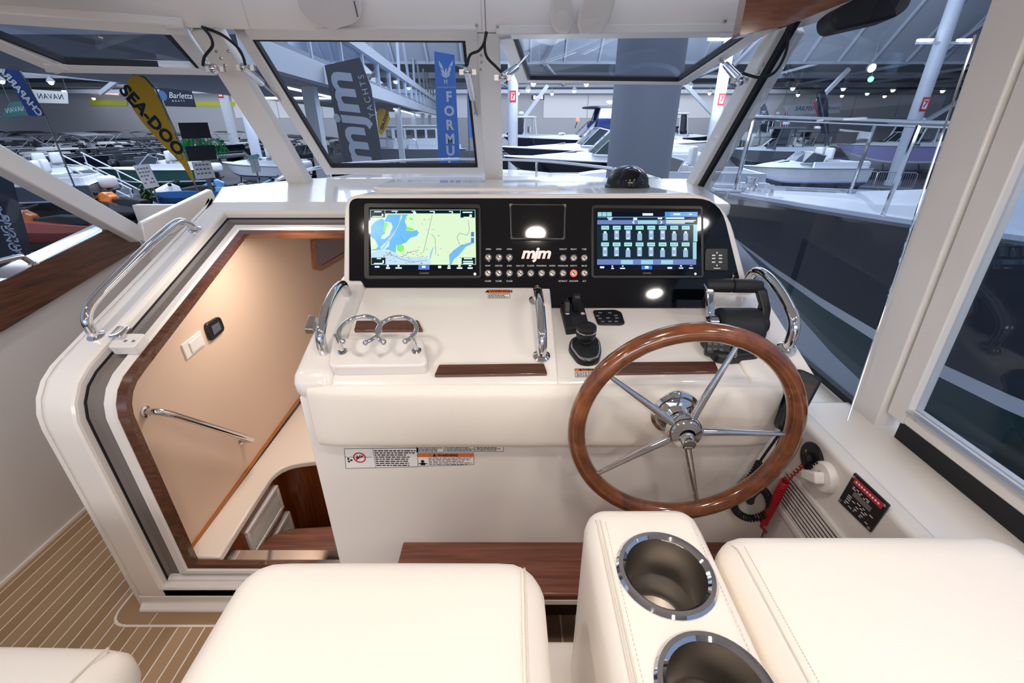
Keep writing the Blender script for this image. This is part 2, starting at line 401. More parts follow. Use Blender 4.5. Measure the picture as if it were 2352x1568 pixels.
for (y0, y1, z0, z1) in ((1.30, 1.57, -.035, .105), (1.36, 1.60, -.24, -.09)):
    fr = MB(); 
    for (a0, a1, b0, b1) in ((y0, y1, z1 - .018, z1), (y0, y1, z0, z0 + .018), (y0, y0 + .018, z0 + .018, z1 - .018), (y1 - .018, y1, z0 + .018, z1 - .018)): fr.fbox(Fv, a0, a1, b0, b1, -.02, .012)
    ve = fr.build('louvre_vent', PAINT, cb, .003)
    MB().fbox(Fv, y0 + .018, y1 - .018, z0 + .018, z1 - .018, -.02, .0).build('vent_back', GREYM, ve)
    mb = MB(); q = z0 + .024
    while q < z1 - .024: mb.fbox(Fv, y0 + .018, y1 - .018, q, q + .0045, .0, .008); q += .0085
    sl = mb.build('louvre_slats', PAINT, ve); sl['kind'] = 'stuff'
tag(MB().prism(Frame((0, 0, 0), (1, 0, 0), (0, 1, 0)), rpoly([(-1.06, 1.13), (-.57, 1.13), (-.57, 1.44), (-1.06, 1.40)], [0, 0, 0, .12], 6), -.03, .01).build('companion_step', STEPW, None, .008),
    'walnut top step just inside the companionway', 'step')
MB().box(-1.06, -.57, 1.13, 1.40, -.7, -.03).build('trim_2', CABW)['kind'] = 'structure'
MB().box(-1.2, -.5, 1.1, 2.5, -.75, -.7).build('floor_cabin', DKWOOD).name = 'floor.001'
bpy.data.objects['floor.001']['kind'] = 'structure'
# cabin port window with teak surround
wn = struct('window_1', (-1.18, 2.3, 1.0))
def ringpoly(F, outer, inner, c0, c1, mb=None):
    mb = mb or MB(); n = len(outer)
    A = [F.pt(a, b, c0) for a, b in outer]; B = [F.pt(a, b, c1) for a, b in outer]; Cc = [F.pt(a, b, c1) for a, b in inner]; D = [F.pt(a, b, c0) for a, b in inner]
    return mb.loft([[A[i], B[i], Cc[i], D[i]] for i in range(n)], closed=True, cap=False)
wo = [Fc.px(*q) for q in ((712, 550), (717, 618), (735, 622), (800, 585), (800, 550))]
wi = [Fc.px(*q) for q in ((718, 550), (724, 608), (736, 610), (800, 573), (800, 550))]
ringpoly(Fc, rpoly(wo, .02), rpoly(wi, .018), -.002, .012).build('window_frame', wood('light_teak', '#8a4c24', '#b06a3c', 'Y'), wn)
MB().prism(Fc, rpoly(wi, .018), .001, .003).build('window_glass', mat('dark_port_glass', '#6d6878', .08, coat=.6), wn)
# switch plates and grab bar on the tan wall
def on_wall(u0, v0, us): pass
sw = thing('light_switch', 'white rocker switch plate on the tan cabin wall', 'switch', Fc.at(440, 792))
quad = [Fc.px(*q) for q in ((414, 793), (457, 758), (469, 791), (427, 826))]
MB().prism(Fc, quad, -.002, .006).build('switch_plate', PAINT, sw, .002)
cx = sum(q[0] for q in quad) / 4; cy = sum(q[1] for q in quad) / 4
quad2 = [(cx + .12 * 0 + (a - cx) * .62 + .01, cy + (b - cy) * .7) for a, b in quad]
MB().prism(Fc, quad2, .006, .010).build('rocker', PAINT, sw, .002)
bt = thing('battery_switch', 'black square breaker with clear window on tan cabin wall', 'switch', Fc.at(488, 755))
quad = [Fc.px(*q) for q in ((465, 745), (500, 725), (512, 757), (479, 786))]
MB().prism(Fc, rpoly(quad, .02), -.002, .012).build('switch_body', BLACK, bt, .004)
cx = sum(q[0] for q in quad) / 4; cy = sum(q[1] for q in quad) / 4
MB().prism(Fc, [(cx + (a - cx) * .5, cy + (b - cy) * .5) for a, b in quad], .012, .014).build('clear_window', mat('smoky_grey', '#5a5a64', .1), bt)
gb = thing('cabin_grab_bar', 'polished steel grab bar on the tan cabin wall', 'handrail', Fc.at(440, 980))
p0, p1 = Fc.at(333, 945), Fc.at(553, 1010)
n = Fc.n
MB().tube(spath([p0, p0 + n * .035, p0 + n * .055 + (p1 - p0) * .06, p0 + n * .058 + (p1 - p0) * .2, p1 + n * .058 - (p1 - p0) * .1, p1 + n * .055 - (p1 - p0) * .03, p1 + n * .035, p1], 5), .012, 12).build('bar', CHROME, gb)
for q in (p0, p1): MB().lathe([(.02, 0), (.02, .004), (.013, .007)], q, n, 14).build('flange', CHROME, gb)

# --- cabin top, foredeck, side deck ---
def roofpts(pts, z0, z1, sl=0.0):
    return MB().loft([[(x_, y_, z_ + sl * (y_ - 2.085)) for x_, y_ in pts] for z_ in (z0, z1)])
ct = struct('trim_3', (-.4, 2.3, 1.3))
roofpts([(-1.36, 2.085), (.99, 2.085), (.99, 2.62), (-.1, 2.68), (-1.1, 2.64), (-1.50, 2.42)], 1.22, 1.274, .10).build('cabin_top', GEL, ct, .012, 3)
roofpts([(-1.30, 2.55), (.95, 2.55), (.7, 3.3), (.1, 3.9), (-.45, 4.1), (-1.0, 3.9), (-1.4, 3.2)], 1.10, 1.262).build('foredeck', GEL, ct, .03, 3)
Fbr = Frame((0, 1.398, 1.409), (1, 0, 0), (0, 1.12, -.085))
MB().prism(Fbr, rpoly([Fbr.px(*q) for q in ((852, 437), (1300, 438), (1225, 414), (905, 415))], .05, 5), -.004, .010).build('raised_brow_pad', GEL, ct, .006, 3)
# port wing: low white bulwark beyond the coaming
Fb = Frame((-1.62, 2.2, 0), (.40, .60, 0), (0, 0, 1))
wing = [Fb.px(*q) for q in ((320, 512), (482, 434), (496, 462), (398, 536), (330, 556))]
MB().prism(Fb, wing, -.03, .02).build('bulwark_wing', GEL, ct, .006)
# --- hardtop: ceiling slab and front header ---
ce = struct('ceiling', (-.4, .6, 2.05))
MB().box(-2.0, 1.10, -2.2, 1.95, 2.04, 2.16).build('hardtop_slab', HEAD, ce)
hp = [(-2.0, 1.0), (-1.93, 1.80), (-1.55, 2.0), (-1.02, 2.10), (-.5, 2.15), (-.12, 2.165), (.3, 2.16), (.75, 2.13), (1.10, 2.07), (1.16, 1.0)]
def header(i0, i1, name):
    mb = MB(); pts = hp[i0:i1 + 1]
    out = [[V((x_, y_ + .05, 1.935)), V((x_, y_, 1.93)), V((x_ * .995, y_ - .04, 2.045)), V((x_, y_ - .03, 2.12)), V((x_, y_ + .06, 2.12))] for x_, y_ in pts]
    return mb.loft(out).build(name, HEAD, ce, .004, 2)
header(0, 3, 'header_panel'); header(3, 5, 'header_panel'); header(5, 9, 'header_panel')
for (u_, v_) in ((427, 47), (484, 50), (1095, 59), (1143, 62), (1662, 48)):
    q = P(u_, v_, Y=2.115); MB().lathe([(.007, 0), (.007, .003), (.004, .005), (0, .005)], q + V((0, -.012, 0)), (0, -1, 0), 10).build('screw', STEEL, ce)
mb = MB(); mb.bar(P(430, -5, Y=2.06), P(470, 66, Y=2.112), .003, .003); mb.build('panel_seam', GREYM, ce)
mb = MB(); mb.bar(P(1113, -5, Y=2.10), P(1116, 72, Y=2.145), .003, .003); mb.build('panel_seam', GREYM, ce)
# downlights
for i, (dx, dy) in enumerate(DOWNLIGHTS):
    t = thing('downlight', 'round recessed downlight in the white hardtop lining', 'light', (dx, dy, 2.04), 'hardtop downlights')
    MB().lathe([(.055, 0), (.055, -.006), (.042, -.009), (.040, -.002)], (dx, dy, 2.04), (0, 0, 1), 24).build('bezel', PAINT, t)
    MB().lathe([(.041, -.004), (0, -.004)], (dx, dy, 2.04), (0, 0, 1), 24).build('lens', mat('warm_lens', '#ffe9cf', .4, emit=7), t)
# --- windshield posts ---
ps = struct('trim_4', (0, 2.3, 1.6))
def post(pb, pt, wid, dep, m=PAINT, par=None, name='windshield_post'):
    return MB().bar(pb, pt, wid, dep, up=(0, 1, .5)).build(name, m, par or ps, .006, 2)
post((-.097, 2.60, 1.30), (-.098, 2.19, 1.94), .095, .06)
post((-1.13, 2.55, 1.30), (-1.19, 2.10, 1.94), .11, .06)
post((.99, 2.53, 1.28), (1.075, 2.10, 1.945), .11, .09)
post((-1.93, 2.30, 1.09), (-1.95, 1.22, 1.97), .07, .085)
# glazing: each opening panel = frame rails, gasket, pane
def panel(name, tl, tr, bl, br, fw=.05, g=GLASS, closed=True):
    o = struct(name, tuple((V(tl) + V(tr)) / 2)); tl, tr, bl, br = V(tl), V(tr), V(bl), V(br)
    nn = (tr - tl).cross(bl - tl).normalized()
    def rail(p, q): return MB().bar(p, q, fw, .03, up=nn.cross((q - p)).normalized().cross(q - p) if False else nn)
    for p, q in ((bl, br), (tl, bl), (tr, br), (tl, tr)):
        mb = MB(); d = (q - p).normalized(); mb.bar(p - d * fw / 2, q + d * fw / 2, fw, .032, up=nn); mb.build('frame_rail', PAINT, o, .004)
    c = (tl + tr + bl + br) / 4
    gk = MB(); gp = [p + (c - p).normalized() * (fw * .85) for p in (tl, tr, br, bl)]
    for i in range(4): gk.bar(gp[i], gp[(i + 1) % 4], .010, .026, up=nn)
    gk.build('gasket', RUB, o)
    MB().loft([[p + nn * .003 for p in (tl, tr, br, bl)], [p - nn * .003 for p in (tl, tr, br, bl)]]).build('pane', g, o)
    return o
panel('window_2', (-1.07, 2.14, 1.93), (-.165, 2.165, 1.93), (-1.02, 2.665, 1.372), (-.165, 2.69, 1.372))
panel('window_3', (-.03, 2.165, 1.93), (.97, 2.12, 1.93), (.06, 2.90, 1.826), (.95, 2.87, 1.815), fw=.062)
panel('window_4', (-1.88, 1.75, 1.93), (-1.27, 2.04, 1.93), (-1.82, 2.08, 1.81), (-1.42, 2.45, 1.832), fw=.062)
# fixed side glass port (behind coaming board) and starboard
w5 = struct('window_5', (-2.0, 1.5, 1.3))
MB().prism(Frame((-2.0, 0, 0), (0, 1, 0), (0, 0, 1)), [(-1.2, .76), (2.28, 1.165), (1.26, 1.94), (-1.2, 1.94)], -.004, 0).build('pane', GLASS2, w5)
w6 = struct('window_6', (.96, 1.7, 1.3))
Fr = Frame((.955, 0, 0), (0, -1, 0), (0, 0, 1))           # normal points inboard (-x)
MB().add([(.955, 1.03, .895), (.985, 2.50, .90), (.985, 2.50, 1.28), (1.075, 2.06, 1.95), (.955, 1.08, 1.95)], [(0, 1, 2, 3, 4)]).build('pane', GLASS2, w6)
mb = MB(); mb.bar((.95, 1.03, .90), (.975, 2.48, .905), .02, .02); mb.bar((.975, 2.47, 1.28), (1.062, 2.03, 1.95), .02, .03); mb.build('gasket', RUB, w6)
# starboard side: coaming ledge, inner wall, door post and sliding window
wr = struct('wall_right', (.75, .5, .9))
MB().pyz([(1.06, .88), (2.45, .90), (2.45, .4), (1.06, .4)], .746, .985).build('coaming_forward', GEL, wr)
MB().pyz([(-1.2, .905), (1.3, .915), (1.3, .2), (-1.2, .2)], .744, .79).build('inner_wall', GELD, wr, .012, 3)
MB().pyz([(-1.2, .89), (1.06, .90), (1.06, .80), (-1.2, .80)], .75, 1.02).build('ledge', GEL, wr, .01, 3)
pp = struct('trim_5', (.96, 1.0, .9))
MB().pyz([(.945, .88), (1.035, .88), (1.085, 1.96), (.985, 1.96)], .935, 1.03).build('door_post', PAINT, pp, .004)
MB().pyz([(.89, .945), (.940, .945), (.982, 1.96), (.915, 1.96)], .945, .985).build('window_stile', PAINT, pp, .003)
MB().box(.945, .985, -1.2, .892, .948, .985).build('window_rail', PAINT, pp, .004)
MB().box(.935, .95, -1.2, .885, .982, .988).build('rail_lip', mat('satin_aluminium', '#c9c7c6', .3, .8), pp)
MB().box(.95, .975, -1.2, .90, .900, .947).build('track_recess', RUB, pp)
for (u_, v_) in ((2105, 962),): MB().lathe([(.006, 0), (.005, .003), (0, .003)], P(u_, v_, X=.944), (-1, 0, 0), 10).build('screw', STEEL, pp)
w7 = struct('window_7', (.965, 0, 1.4))
MB().prism(Frame((.965, 0, 0), (0, -1, 0), (0, 0, 1)), [(-.90, .985), (1.2, .985), (1.2, 1.96), (-.93, 1.96)], -.003, .003).build('pane', GLASS2, w7)
rd = thing('support_rod', 'thin stainless rod standing before the starboard side window', 'rod', P(1940, 983, X=.88))
MB().tube([P(1940, 983, X=.88), P(2107, 480, X=.90), P(2240, 80, X=.905)], .0022, 6).build('rod', CHROME, rd)
MB().lathe([(.011, -.006), (.010, .01), (.005, .016), (0, .017)], P(1940, 983, X=.88), (0, 0, 1), 12).build('foot', CHROME, rd)
# ======================= helm console =======================
T25 = math.radians(25)
PAN = Frame((0, 1.275, 1.161), (1, 0, 0), (0, math.sin(T25), math.cos(T25)))      # instrument face
DC = Frame((0, .928, 1.038), (1, 0, 0), (0, .347, .123))                            # centre desk
DR = Frame((0, .928, 1.038), (1, 0, 0), (0, .320, .067))                            # helm-side desk (lower)
FACE = Frame((0, .9404, .6), (1, 0, 0), (0, 0, 1))                                   # console front
hc = thing('helm_console', 'white moulded helm console with padded front and black instrument face', 'console', (.1, 1.4, .2))
def seg(x0, x1, yr, zr, lift=0, name='console_body'):
    prof = [(.945, -.7), (.945, .985), (.931, 1.005), (.929, 1.028 + lift * .3), (.940, 1.040 + lift), (yr, zr + lift), (yr + .20, zr + lift + .02), (1.9, 1.20), (1.9, -.7)]
    return MB().pyz(prof, x0, x1)
seg(-.535, -.435, 1.262, 1.150, .016).build('console_side', GEL, hc, .022, 4)
seg(-.437, .113, 1.275, 1.161).build('chart_desk', GEL, hc, .004, 2)
seg(.111, .578, 1.248, 1.105).build('helm_desk', GEL, hc, .004, 2)
seg(.576, .742, 1.262, 1.150, .004).build('console_side', GEL, hc, .006, 3)
MB().box(-.528, .738, .9405, .95, .3, .99).build('front_panel', GEL, hc, .003)
MB().box(-.535, .742, 1.85, 2.5, -.7, 1.30).build('console_back', GEL, hc)
# dash housing: panel outline extruded forward to the windshield
hous = [PAN.px(*q) for q in ((789, 655), (791, 447), (1662, 443), (1718, 655))]
MB().prism(PAN, rpoly(hous, [0, .05, .12, 0], 8), 0, 0, ext=(0, 1.12, -.085)).build('dash_housing', GEL, hc, .006, 3)
# black instrument panel
bp = [PAN.px(*q) for q in ((803, 645), (803, 456), (1652, 456), (1697, 640), (1658, 640), (1622, 707), (1263, 707), (1240, 661), (840, 661), (830, 645))]
MB().prism(PAN, rpoly(bp, [.004, .028, .075, .004, .01, .006, .004, .004, .004, .004], 6), .0, .005).build('instrument_panel', GLOSS, hc, .0012, 2)
C0 = .005
# padded bolster along the front
pd = tag(MB().cushion((-.503, .915, .846), (.662, .965, 1.030), .022, .004, 14).build('padded_bolster', VINYL), 'long white vinyl bolster pad across the console front', 'cushion')
# wood accent strips on the desk
def plate(F, quad, c0, c1, name, m, par=None, r=.004, bev=.0015):
    return MB().prism(F, rpoly([F.px(*q) for q in quad], r), c0, c1).build(name, m, par, bev)
tag(plate(DC, ((1009, 841), (1249, 838), (1257, 862), (998, 866)), -.002, .007, 'wood_strip', DKWOOD), 'dark wood strip on the front lip of the console left of the joystick', 'strip', 'dark wood strips on the desk')
tag(plate(DR, ((1395, 836), (1640, 834), (1650, 858), (1388, 862)), -.002, .007, 'wood_strip', DKWOOD), 'dark wood strip on the desk behind the steering wheel', 'strip', 'dark wood strips on the desk')
tag(plate(DC, ((820, 740), (961, 739), (972, 762), (814, 763)), -.002, .007, 'wood_strip', DKWOOD), 'short dark wood strip behind the chrome drink rings', 'strip', 'dark wood strips on the desk')
# ---- chart plotter displays ----
EMI = {}
def em(h, k=1.0):
    key = 'screen_%s_%s' % (h, k)
    return mat(key, h, .2, emit=k * .70, spec=.1)
def conv7(x, y): return (1355 + x / 6.534, 460 + y / 6.534)
def conv6(x, y): return (840 + x / 8.252, 460 + y / 8.252)
def spoly(pts, cv, c, name, m, par, r=0):
    q = [PAN.px(*cv(*p)) for p in pts]
    return MB().prism(PAN, rpoly(q, r) if r else q, c - .0003, c).build(name, m, par)
def sboxes(rects, cv, c, name, m, par):
    mb = MB()
    for (x0, y0, x1, y1) in rects: mb.prism(PAN, [PAN.px(*cv(*p)) for p in ((x0, y0), (x1, y0), (x1, y1), (x0, y1))], c - .0003, c)
    o = mb.build(name, m, par)
    if len(rects) > 1: o['kind'] = 'stuff'
    return o
ZS = C0 + .0075
ch = thing('chartplotter', 'left multifunction display showing a blue and green nautical chart', 'display', PAN.at(972, 560))
plate(PAN, ((838, 468), (1105, 470), (1107, 640), (838, 642)), C0, C0 + .006, 'display_housing', BLACK, ch, .012, .002)
plate(PAN, ((850, 478), (1100, 480), (1102, 634), (850, 634)), C0 + .006, C0 + .0068, 'screen_glass', GLOSS, ch, .003, 0)
spoly(((112, 205), (2085, 215), (2098, 1232), (130, 1232)), conv6, ZS, 'chart_land', em('#e2fbd6', .98), ch)
spoly(((118, 520), (210, 420), (330, 365), (385, 405), (440, 290), (830, 290), (765, 350), (760, 430), (800, 520), (780, 590), (900, 600), (985, 580), (1025, 630), (990, 690), (860, 730), (790, 810), (700, 850), (600, 870), (590, 1010), (470, 960), (350, 940), (240, 960), (130, 965), (118, 850)), conv6, ZS + .0004, 'chart_sea', em('#6fc0fb', 1.0), ch)
spoly(((112, 700), (200, 760), (260, 880), (230, 930), (128, 950)), conv6, ZS + .0008, 'chart_land', em('#e2fbd6', .98), ch)
spoly(((112, 370), (290, 370), (190, 430), (112, 530)), conv6, ZS + .0008, 'chart_land', em('#d4f7e4', .98), ch)
spoly(((380, 420), (500, 440), (535, 520), (470, 680), (380, 750), (310, 740), (330, 690), (400, 640), (360, 600)), conv6, ZS + .0008, 'chart_island', em('#dff7dd', .98), ch)
spoly(((385, 430), (440, 450), (410, 560), (385, 625), (355, 605)), conv6, ZS + .0012, 'chart_shallows', em('#84f56e', 1.0), ch)
spoly(((690, 290), (720, 330), (640, 500), (560, 660), (470, 790), (470, 880), (330, 980), (300, 900), (430, 780), (590, 560), (650, 430)), conv6, ZS + .0008, 'chart_channel', em('#c5efff', .98), ch)
for pts in (((610, 880), (680, 850), (745, 880), (745, 960), (680, 995), (615, 960)), ((790, 520), (840, 530), (950, 570), (900, 590), (780, 585)), ((765, 340), (800, 350), (800, 380), (760, 385)), ((850, 340), (920, 375), (900, 405), (850, 380))):
    spoly(pts, conv6, ZS + .0012, 'chart_shallows', em('#84f56e', 1.0), ch, .002)
spoly(((130, 1010), (300, 950), (480, 985), (600, 1020), (700, 1080), (1000, 1090), (1220, 1120), (1260, 1228), (400, 1230), (400, 1100), (130, 1095)), conv6, ZS + .0008, 'chart_flats', em('#c6e6fb', .98), ch)
spoly(((1590, 1050), (1680, 960), (1800, 870), (2050, 790), (2070, 820), (1900, 900), (1780, 1050), (1680, 1130), (1640, 1228), (1600, 1228), (1600, 1130)), conv6, ZS + .0008, 'chart_river', em('#79bdf6', 1.0), ch)
spoly(((1260, 960), (1310, 880), (1250, 1100), (1220, 1140), (1240, 1000)), conv6, ZS + .0010, 'chart_creek', em('#9fd2f7', 1.0), ch)
mb = MB()
def sline(mb, pts, cv, wpx, c):
    q = [PAN.pt(*PAN.px(*cv(*p)), c) for p in pts]
    for a, b in zip(q, q[1:]): mb.bar(a, b, wpx, .0002, up=PAN.n)
for pts in (((1278, 300), (1110, 1010)), ((1260, 650), (1330, 740), (1345, 1040)), ((1950, 400), (1975, 580), (1930, 680), (1790, 640), (1740, 720), (1790, 860)), ((340, 950), (560, 620), (680, 390)), ((680, 700), (760, 810)), ((400, 1000), (560, 1070), (700, 1130), (900, 1180), (1180, 1150)), ((700, 1090), (850, 1000), (1030, 960))):
    sline(mb, pts, conv6, .0011, ZS + .0014)
mb.build('chart_lines', em('#8fa7a0', .6), ch)['kind'] = 'stuff'
rnd = random.Random(3); mb = MB()
for i in range(60):
    x_, y_ = rnd.uniform(160, 1200), rnd.uniform(990, 1210)
    if i > 45: x_, y_ = rnd.uniform(1000, 1900), rnd.uniform(330, 1100)
    sline(mb, ((x_, y_), (x_ + rnd.uniform(12, 40), y_ + rnd.uniform(-16, 16))), conv6, .0011, ZS + .0015)
mb.build('chart_marks', em('#6d83a8', .5), ch)['kind'] = 'stuff'
sboxes(((112, 205, 390, 345), (1805, 215, 2085, 350), (130, 1100, 400, 1232), (1830, 1100, 2095, 1232), (390, 212, 1805, 272)), conv6, ZS + .0018, 'data_box', em('#04292a', .5), ch)
sboxes(((112, 203, 2085, 213), (112, 203, 122, 345), (386, 213, 396, 345), (1800, 215, 1810, 350), (2075, 215, 2086, 350), (130, 1222, 400, 1232), (130, 1100, 139, 1232), (1830, 1224, 2095, 1233), (2080, 1100, 2090, 1232)), conv6, ZS + .0021, 'data_outline', em('#9fd6e0', .9), ch)
sboxes(((190, 230, 325, 250), (330, 280, 360, 330), (155, 322, 330, 338), (515, 225, 630, 240), (590, 245, 610, 268), (890, 225, 960, 240), (920, 245, 975, 280), (1230, 228, 1325, 243), (1300, 248, 1325, 268), (1590, 228, 1665, 243), (1640, 248, 1665, 268), (1848, 240, 2030, 262), (1975, 290, 2020, 345), (1865, 335, 1975, 350), (238, 1108, 318, 1128), (345, 1150, 372, 1205), (185, 1200, 350, 1220), (1870, 1108, 2025, 1130), (1855, 1160, 2040, 1182), (1855, 1195, 2045, 1220)), conv6, ZS + .0021, 'data_text', em('#dffcf8', 1.1), ch)
sboxes(((112, 1240, 2090, 1325),), conv6, ZS, 'nav_bar', em('#0c1826', .5), ch)
sboxes(((1018, 1242, 1225, 1325), (2005, 620, 2060, 705), (2005, 730, 2060, 820)), conv6, ZS + .0022, 'home_key', em('#5c86dc', .9), ch)
sboxes(((200, 1260, 288, 1288), (425, 1240, 465, 1270), (410, 1282, 485, 1310), (628, 1240, 665, 1270), (588, 1282, 705, 1308), (1085, 1252, 1150, 1292), (1388, 1255, 1445, 1298), (1570, 1245, 1615, 1270), (1562, 1282, 1622, 1310), (1765, 1240, 1810, 1270), (1738, 1282, 1842, 1310), (1960, 1240, 2010, 1262), (1940, 1282, 2035, 1310)), conv6, ZS + .0026, 'nav_icons', em('#f4ffff', 1.1), ch)
text('GARMIN', PAN, *PAN.px(*conv6(1125, 1392)), .0075, mat('dim_print', '#6a6a72', .5), ch, C0 + .0072, bold=.0001)
spoly(rrect(2050, 2102, 1380, 1432, 24), conv6, ZS, 'power_button', em('#ffffff', 1.0), ch)
sd = thing('switching_display', 'right multifunction display showing two rows of digital switches', 'display', PAN.at(1485, 560))
plate(PAN, ((1357, 472), (1612, 474), (1614, 640), (1356, 640)), C0, C0 + .006, 'display_housing', BLACK, sd, .012, .002)
plate(PAN, ((1362, 480), (1606, 482), (1608, 634), (1362, 634)), C0 + .006, C0 + .0068, 'screen_glass', GLOSS, sd, .003, 0)
spoly(((100, 190), (1590, 188), (1565, 1048), (95, 1048)), conv7, ZS, 'screen_back', em('#1d3a4a', .55), sd)
sboxes(((100, 190, 1100, 262), (95, 980, 1562, 1046)), conv7, ZS + .0004, 'screen_bar', em('#0a1430', .6), sd)
sboxes(((98, 312, 1100, 375), (96, 895, 1568, 975)), conv7, ZS + .0004, 'screen_bar', em('#7d95dc', .75), sd)
sboxes(((100, 265, 1100, 273), (1105, 192, 1588, 262), (1105, 262, 1115, 385), (1105, 377, 1588, 385)), conv7, ZS + .0008, 'alert_box', em('#74aef0', .95), sd)
sboxes(((1112, 192, 1180, 262),), conv7, ZS + .0012, 'alert_icon', em('#3d9ee6', 1.0), sd)
sboxes(((1115, 264, 1588, 376),), conv7, ZS + .0006, 'alert_back', em('#10343c', .5), sd)
sboxes(((1120, 272, 1390, 296), (1120, 312, 1560, 326), (1120, 332, 1530, 346), (1120, 352, 1400, 366), (770, 212, 925, 246), (1230, 214, 1330, 238), (1465, 216, 1500, 236), (245, 276, 325, 290), (262, 296, 310, 312), (632, 278, 690, 312), (995, 276, 1060, 300)), conv7, ZS + .0012, 'alert_text', em('#dff6ff', 1.1), sd)
sboxes(((104, 195, 165, 258), (172, 195, 233, 258), (240, 195, 312, 258), (1525, 378, 1585, 630), (1518, 640, 1572, 892), (700, 316, 985, 370)), conv7, ZS + .0010, 'status_tile', em('#a8e0ee', .9), sd)
mb = MB(); sline(mb, ((650, 322), (622, 345), (650, 368)), conv7, .0024, ZS + .0012); sline(mb, ((1035, 322), (1062, 345), (1035, 368)), conv7, .0024, ZS + .0012)
mb.build('arrow_marks', em('#f0ffff', 1.1), sd)
for r_, y0 in enumerate((398, 645)):
    for k in range(8):
        x0 = 158 + 171 * k - r_ * 2; on = (k + r_) % 3 == 0 or k == 7
        kb = sboxes(((x0, y0, x0 + 115, y0 + 56),), conv7, ZS + .0008, 'switch_key', em('#b4f0f2', .95), sd)
        sboxes(((x0 + 15, y0 + 24, x0 + 98, y0 + 31),), conv7, ZS + .0012, 'key_name', em('#6e8f98', .6), kb)
        sboxes(((x0 + 22, y0 + (110 if on else 66), x0 + 92, y0 + (218 if on else 205)),), conv7, ZS + .0008, 'rocker_graphic', em('#a9c6ea', .85), kb)
        sboxes(((x0 + 36, y0 + 82, x0 + 76, y0 + 112),), conv7, ZS + .0012, 'rocker_light', em('#c8fff8' if on else '#cfe0f2', 1.1), kb)
        sboxes(((x0 + 40, y0 + 174, x0 + 72, y0 + 196),), conv7, ZS + .0012, 'rocker_dot', em('#dff4ff' if not on else '#9fc2dd', 1.0), kb)
for x0 in (450, 748, 1045): sboxes(((x0, 905, x0 + 178, 968),), conv7, ZS + .0008, 'page_key', em('#a6dff0', .9), sd)
sboxes(((755, 990, 912, 1046),), conv7, ZS + .0008, 'home_key', em('#3f7ee0', 1.0), sd)
sboxes(((138, 1000, 200, 1028), (305, 1020, 345, 1038), (310, 988, 332, 1008), (435, 1020, 510, 1038), (465, 988, 486, 1006), (805, 995, 858, 1032), (1310, 1018, 1375, 1034), (1328, 984, 1355, 1004), (1460, 1018, 1522, 1034), (1475, 988, 1508, 994), (1140, 1010, 1210, 1036)), conv7, ZS + .0012, 'nav_icons', em('#eaf6ff', 1.1), sd)
text('GARMIN', PAN, *PAN.px(*conv7(838, 1102)), .0065, mat('dim_print', '#6a6a72', .5), sd, C0 + .0072, bold=.0001)
spoly(rrect(1540, 1575, 1093, 1128, 16), conv7, ZS, 'power_button', em('#ffffff', 1.0), sd)
# centre instrument
ci = thing('instrument_display', 'small dark square instrument display between the two plotters', 'display', PAN.at(1232, 512))
plate(PAN, ((1170, 471), (1299, 472), (1297, 553), (1172, 552)), C0, C0 + .009, 'display_housing', BLACK, ci, .004, .001)
plate(PAN, ((1174, 474), (1295, 475), (1293, 549), (1176, 548)), C0 + .009, C0 + .010, 'screen_glass', GLOSS, ci, .008, 0)
mb = MB()
for (a, b, c_) in (((1170, 471), (1178, 471), (1170, 479)), ((1299, 472), (1291, 472), (1299, 480))): mb.prism(PAN, [PAN.px(*q) for q in (a, b, c_)], C0 + .009, C0 + .0104)
mb.build('corner_clips', CHROME, ci)
# push buttons with engraved captions
names1 = ['OPEN', 'OPEN', 'OPEN', 'DEPLOY', 'RIGHT', 'TABS']
pos1 = [(1122, 592), (1146, 592), (1170, 592), (1293, 593), (1317, 593), (1341, 593)]
names2 = ['PORT', 'CENTER', 'STBD', 'NAV LTS', 'FLOOD', 'MOORING', 'HORN', 'WINDLASS', 'LIGHTS', 'BILGE']
names3 = ['CLOSE', 'CLOSE', 'CLOSE', '', '', '', '', 'RETRACT', 'ANCHOR', 'ALT']
pos2 = [(1121 + 24.5 * i, 628) for i in range(10)]
proto = None
RED = mat('red_ring_light', '#ff5a48', .3, emit=1.2)
def button(u, v, nm, lit=False):
    F = PAN.sub(u, v); t = thing('push_button', 'steel push button %s' % nm, 'button', F.o, 'steel push buttons on the black panel')
    MB().lathe([(.0108, C0), (.0108, C0 + .003), (.0098, C0 + .0042), (.0078, C0 + .0042), (.0072, C0 + .0034)], F.o, F.n, 20).build('bezel', CHROME if not lit else RED, t)
    MB().lathe([(.0072, C0 + .0034), (.0066, C0 + .0048), (.003, C0 + .0055), (0, C0 + .0055)], F.o, F.n, 18).build('cap', STEEL, t)
    MB().fbox(F.rot(-.8), -.005, .005, -.0012, .0012, C0 + .0052, C0 + .0058).build('engraving', BLKM, t)
    return t
wh = ['left', 'middle', 'right']
for i, (q, nm) in enumerate(zip(pos1, names1)):
    t = button(*q, '%s of the three %s the script lettering' % (wh[i % 3], 'left of' if i < 3 else 'right of'))
    text(nm, PAN, *PAN.px(q[0], 573), .0062, TEXTW, t, C0 + .0004, name='caption')
ordn = ['first', 'second', 'third', 'fourth', 'fifth', 'sixth', 'seventh', 'eighth', 'red-lit ninth', 'tenth']
for i, (q, nm) in enumerate(zip(pos2, names2)):
    t = button(*q, '%s from the left in the lower row of ten' % ordn[i], i == 8)
    text(nm, PAN, *PAN.px(q[0], 611), .0062, TEXTW, t, C0 + .0004, name='caption')
    if names3[i]: text(names3[i], PAN, *PAN.px(q[0], 646), .0062, TEXTW, t, C0 + .0004, name='caption')
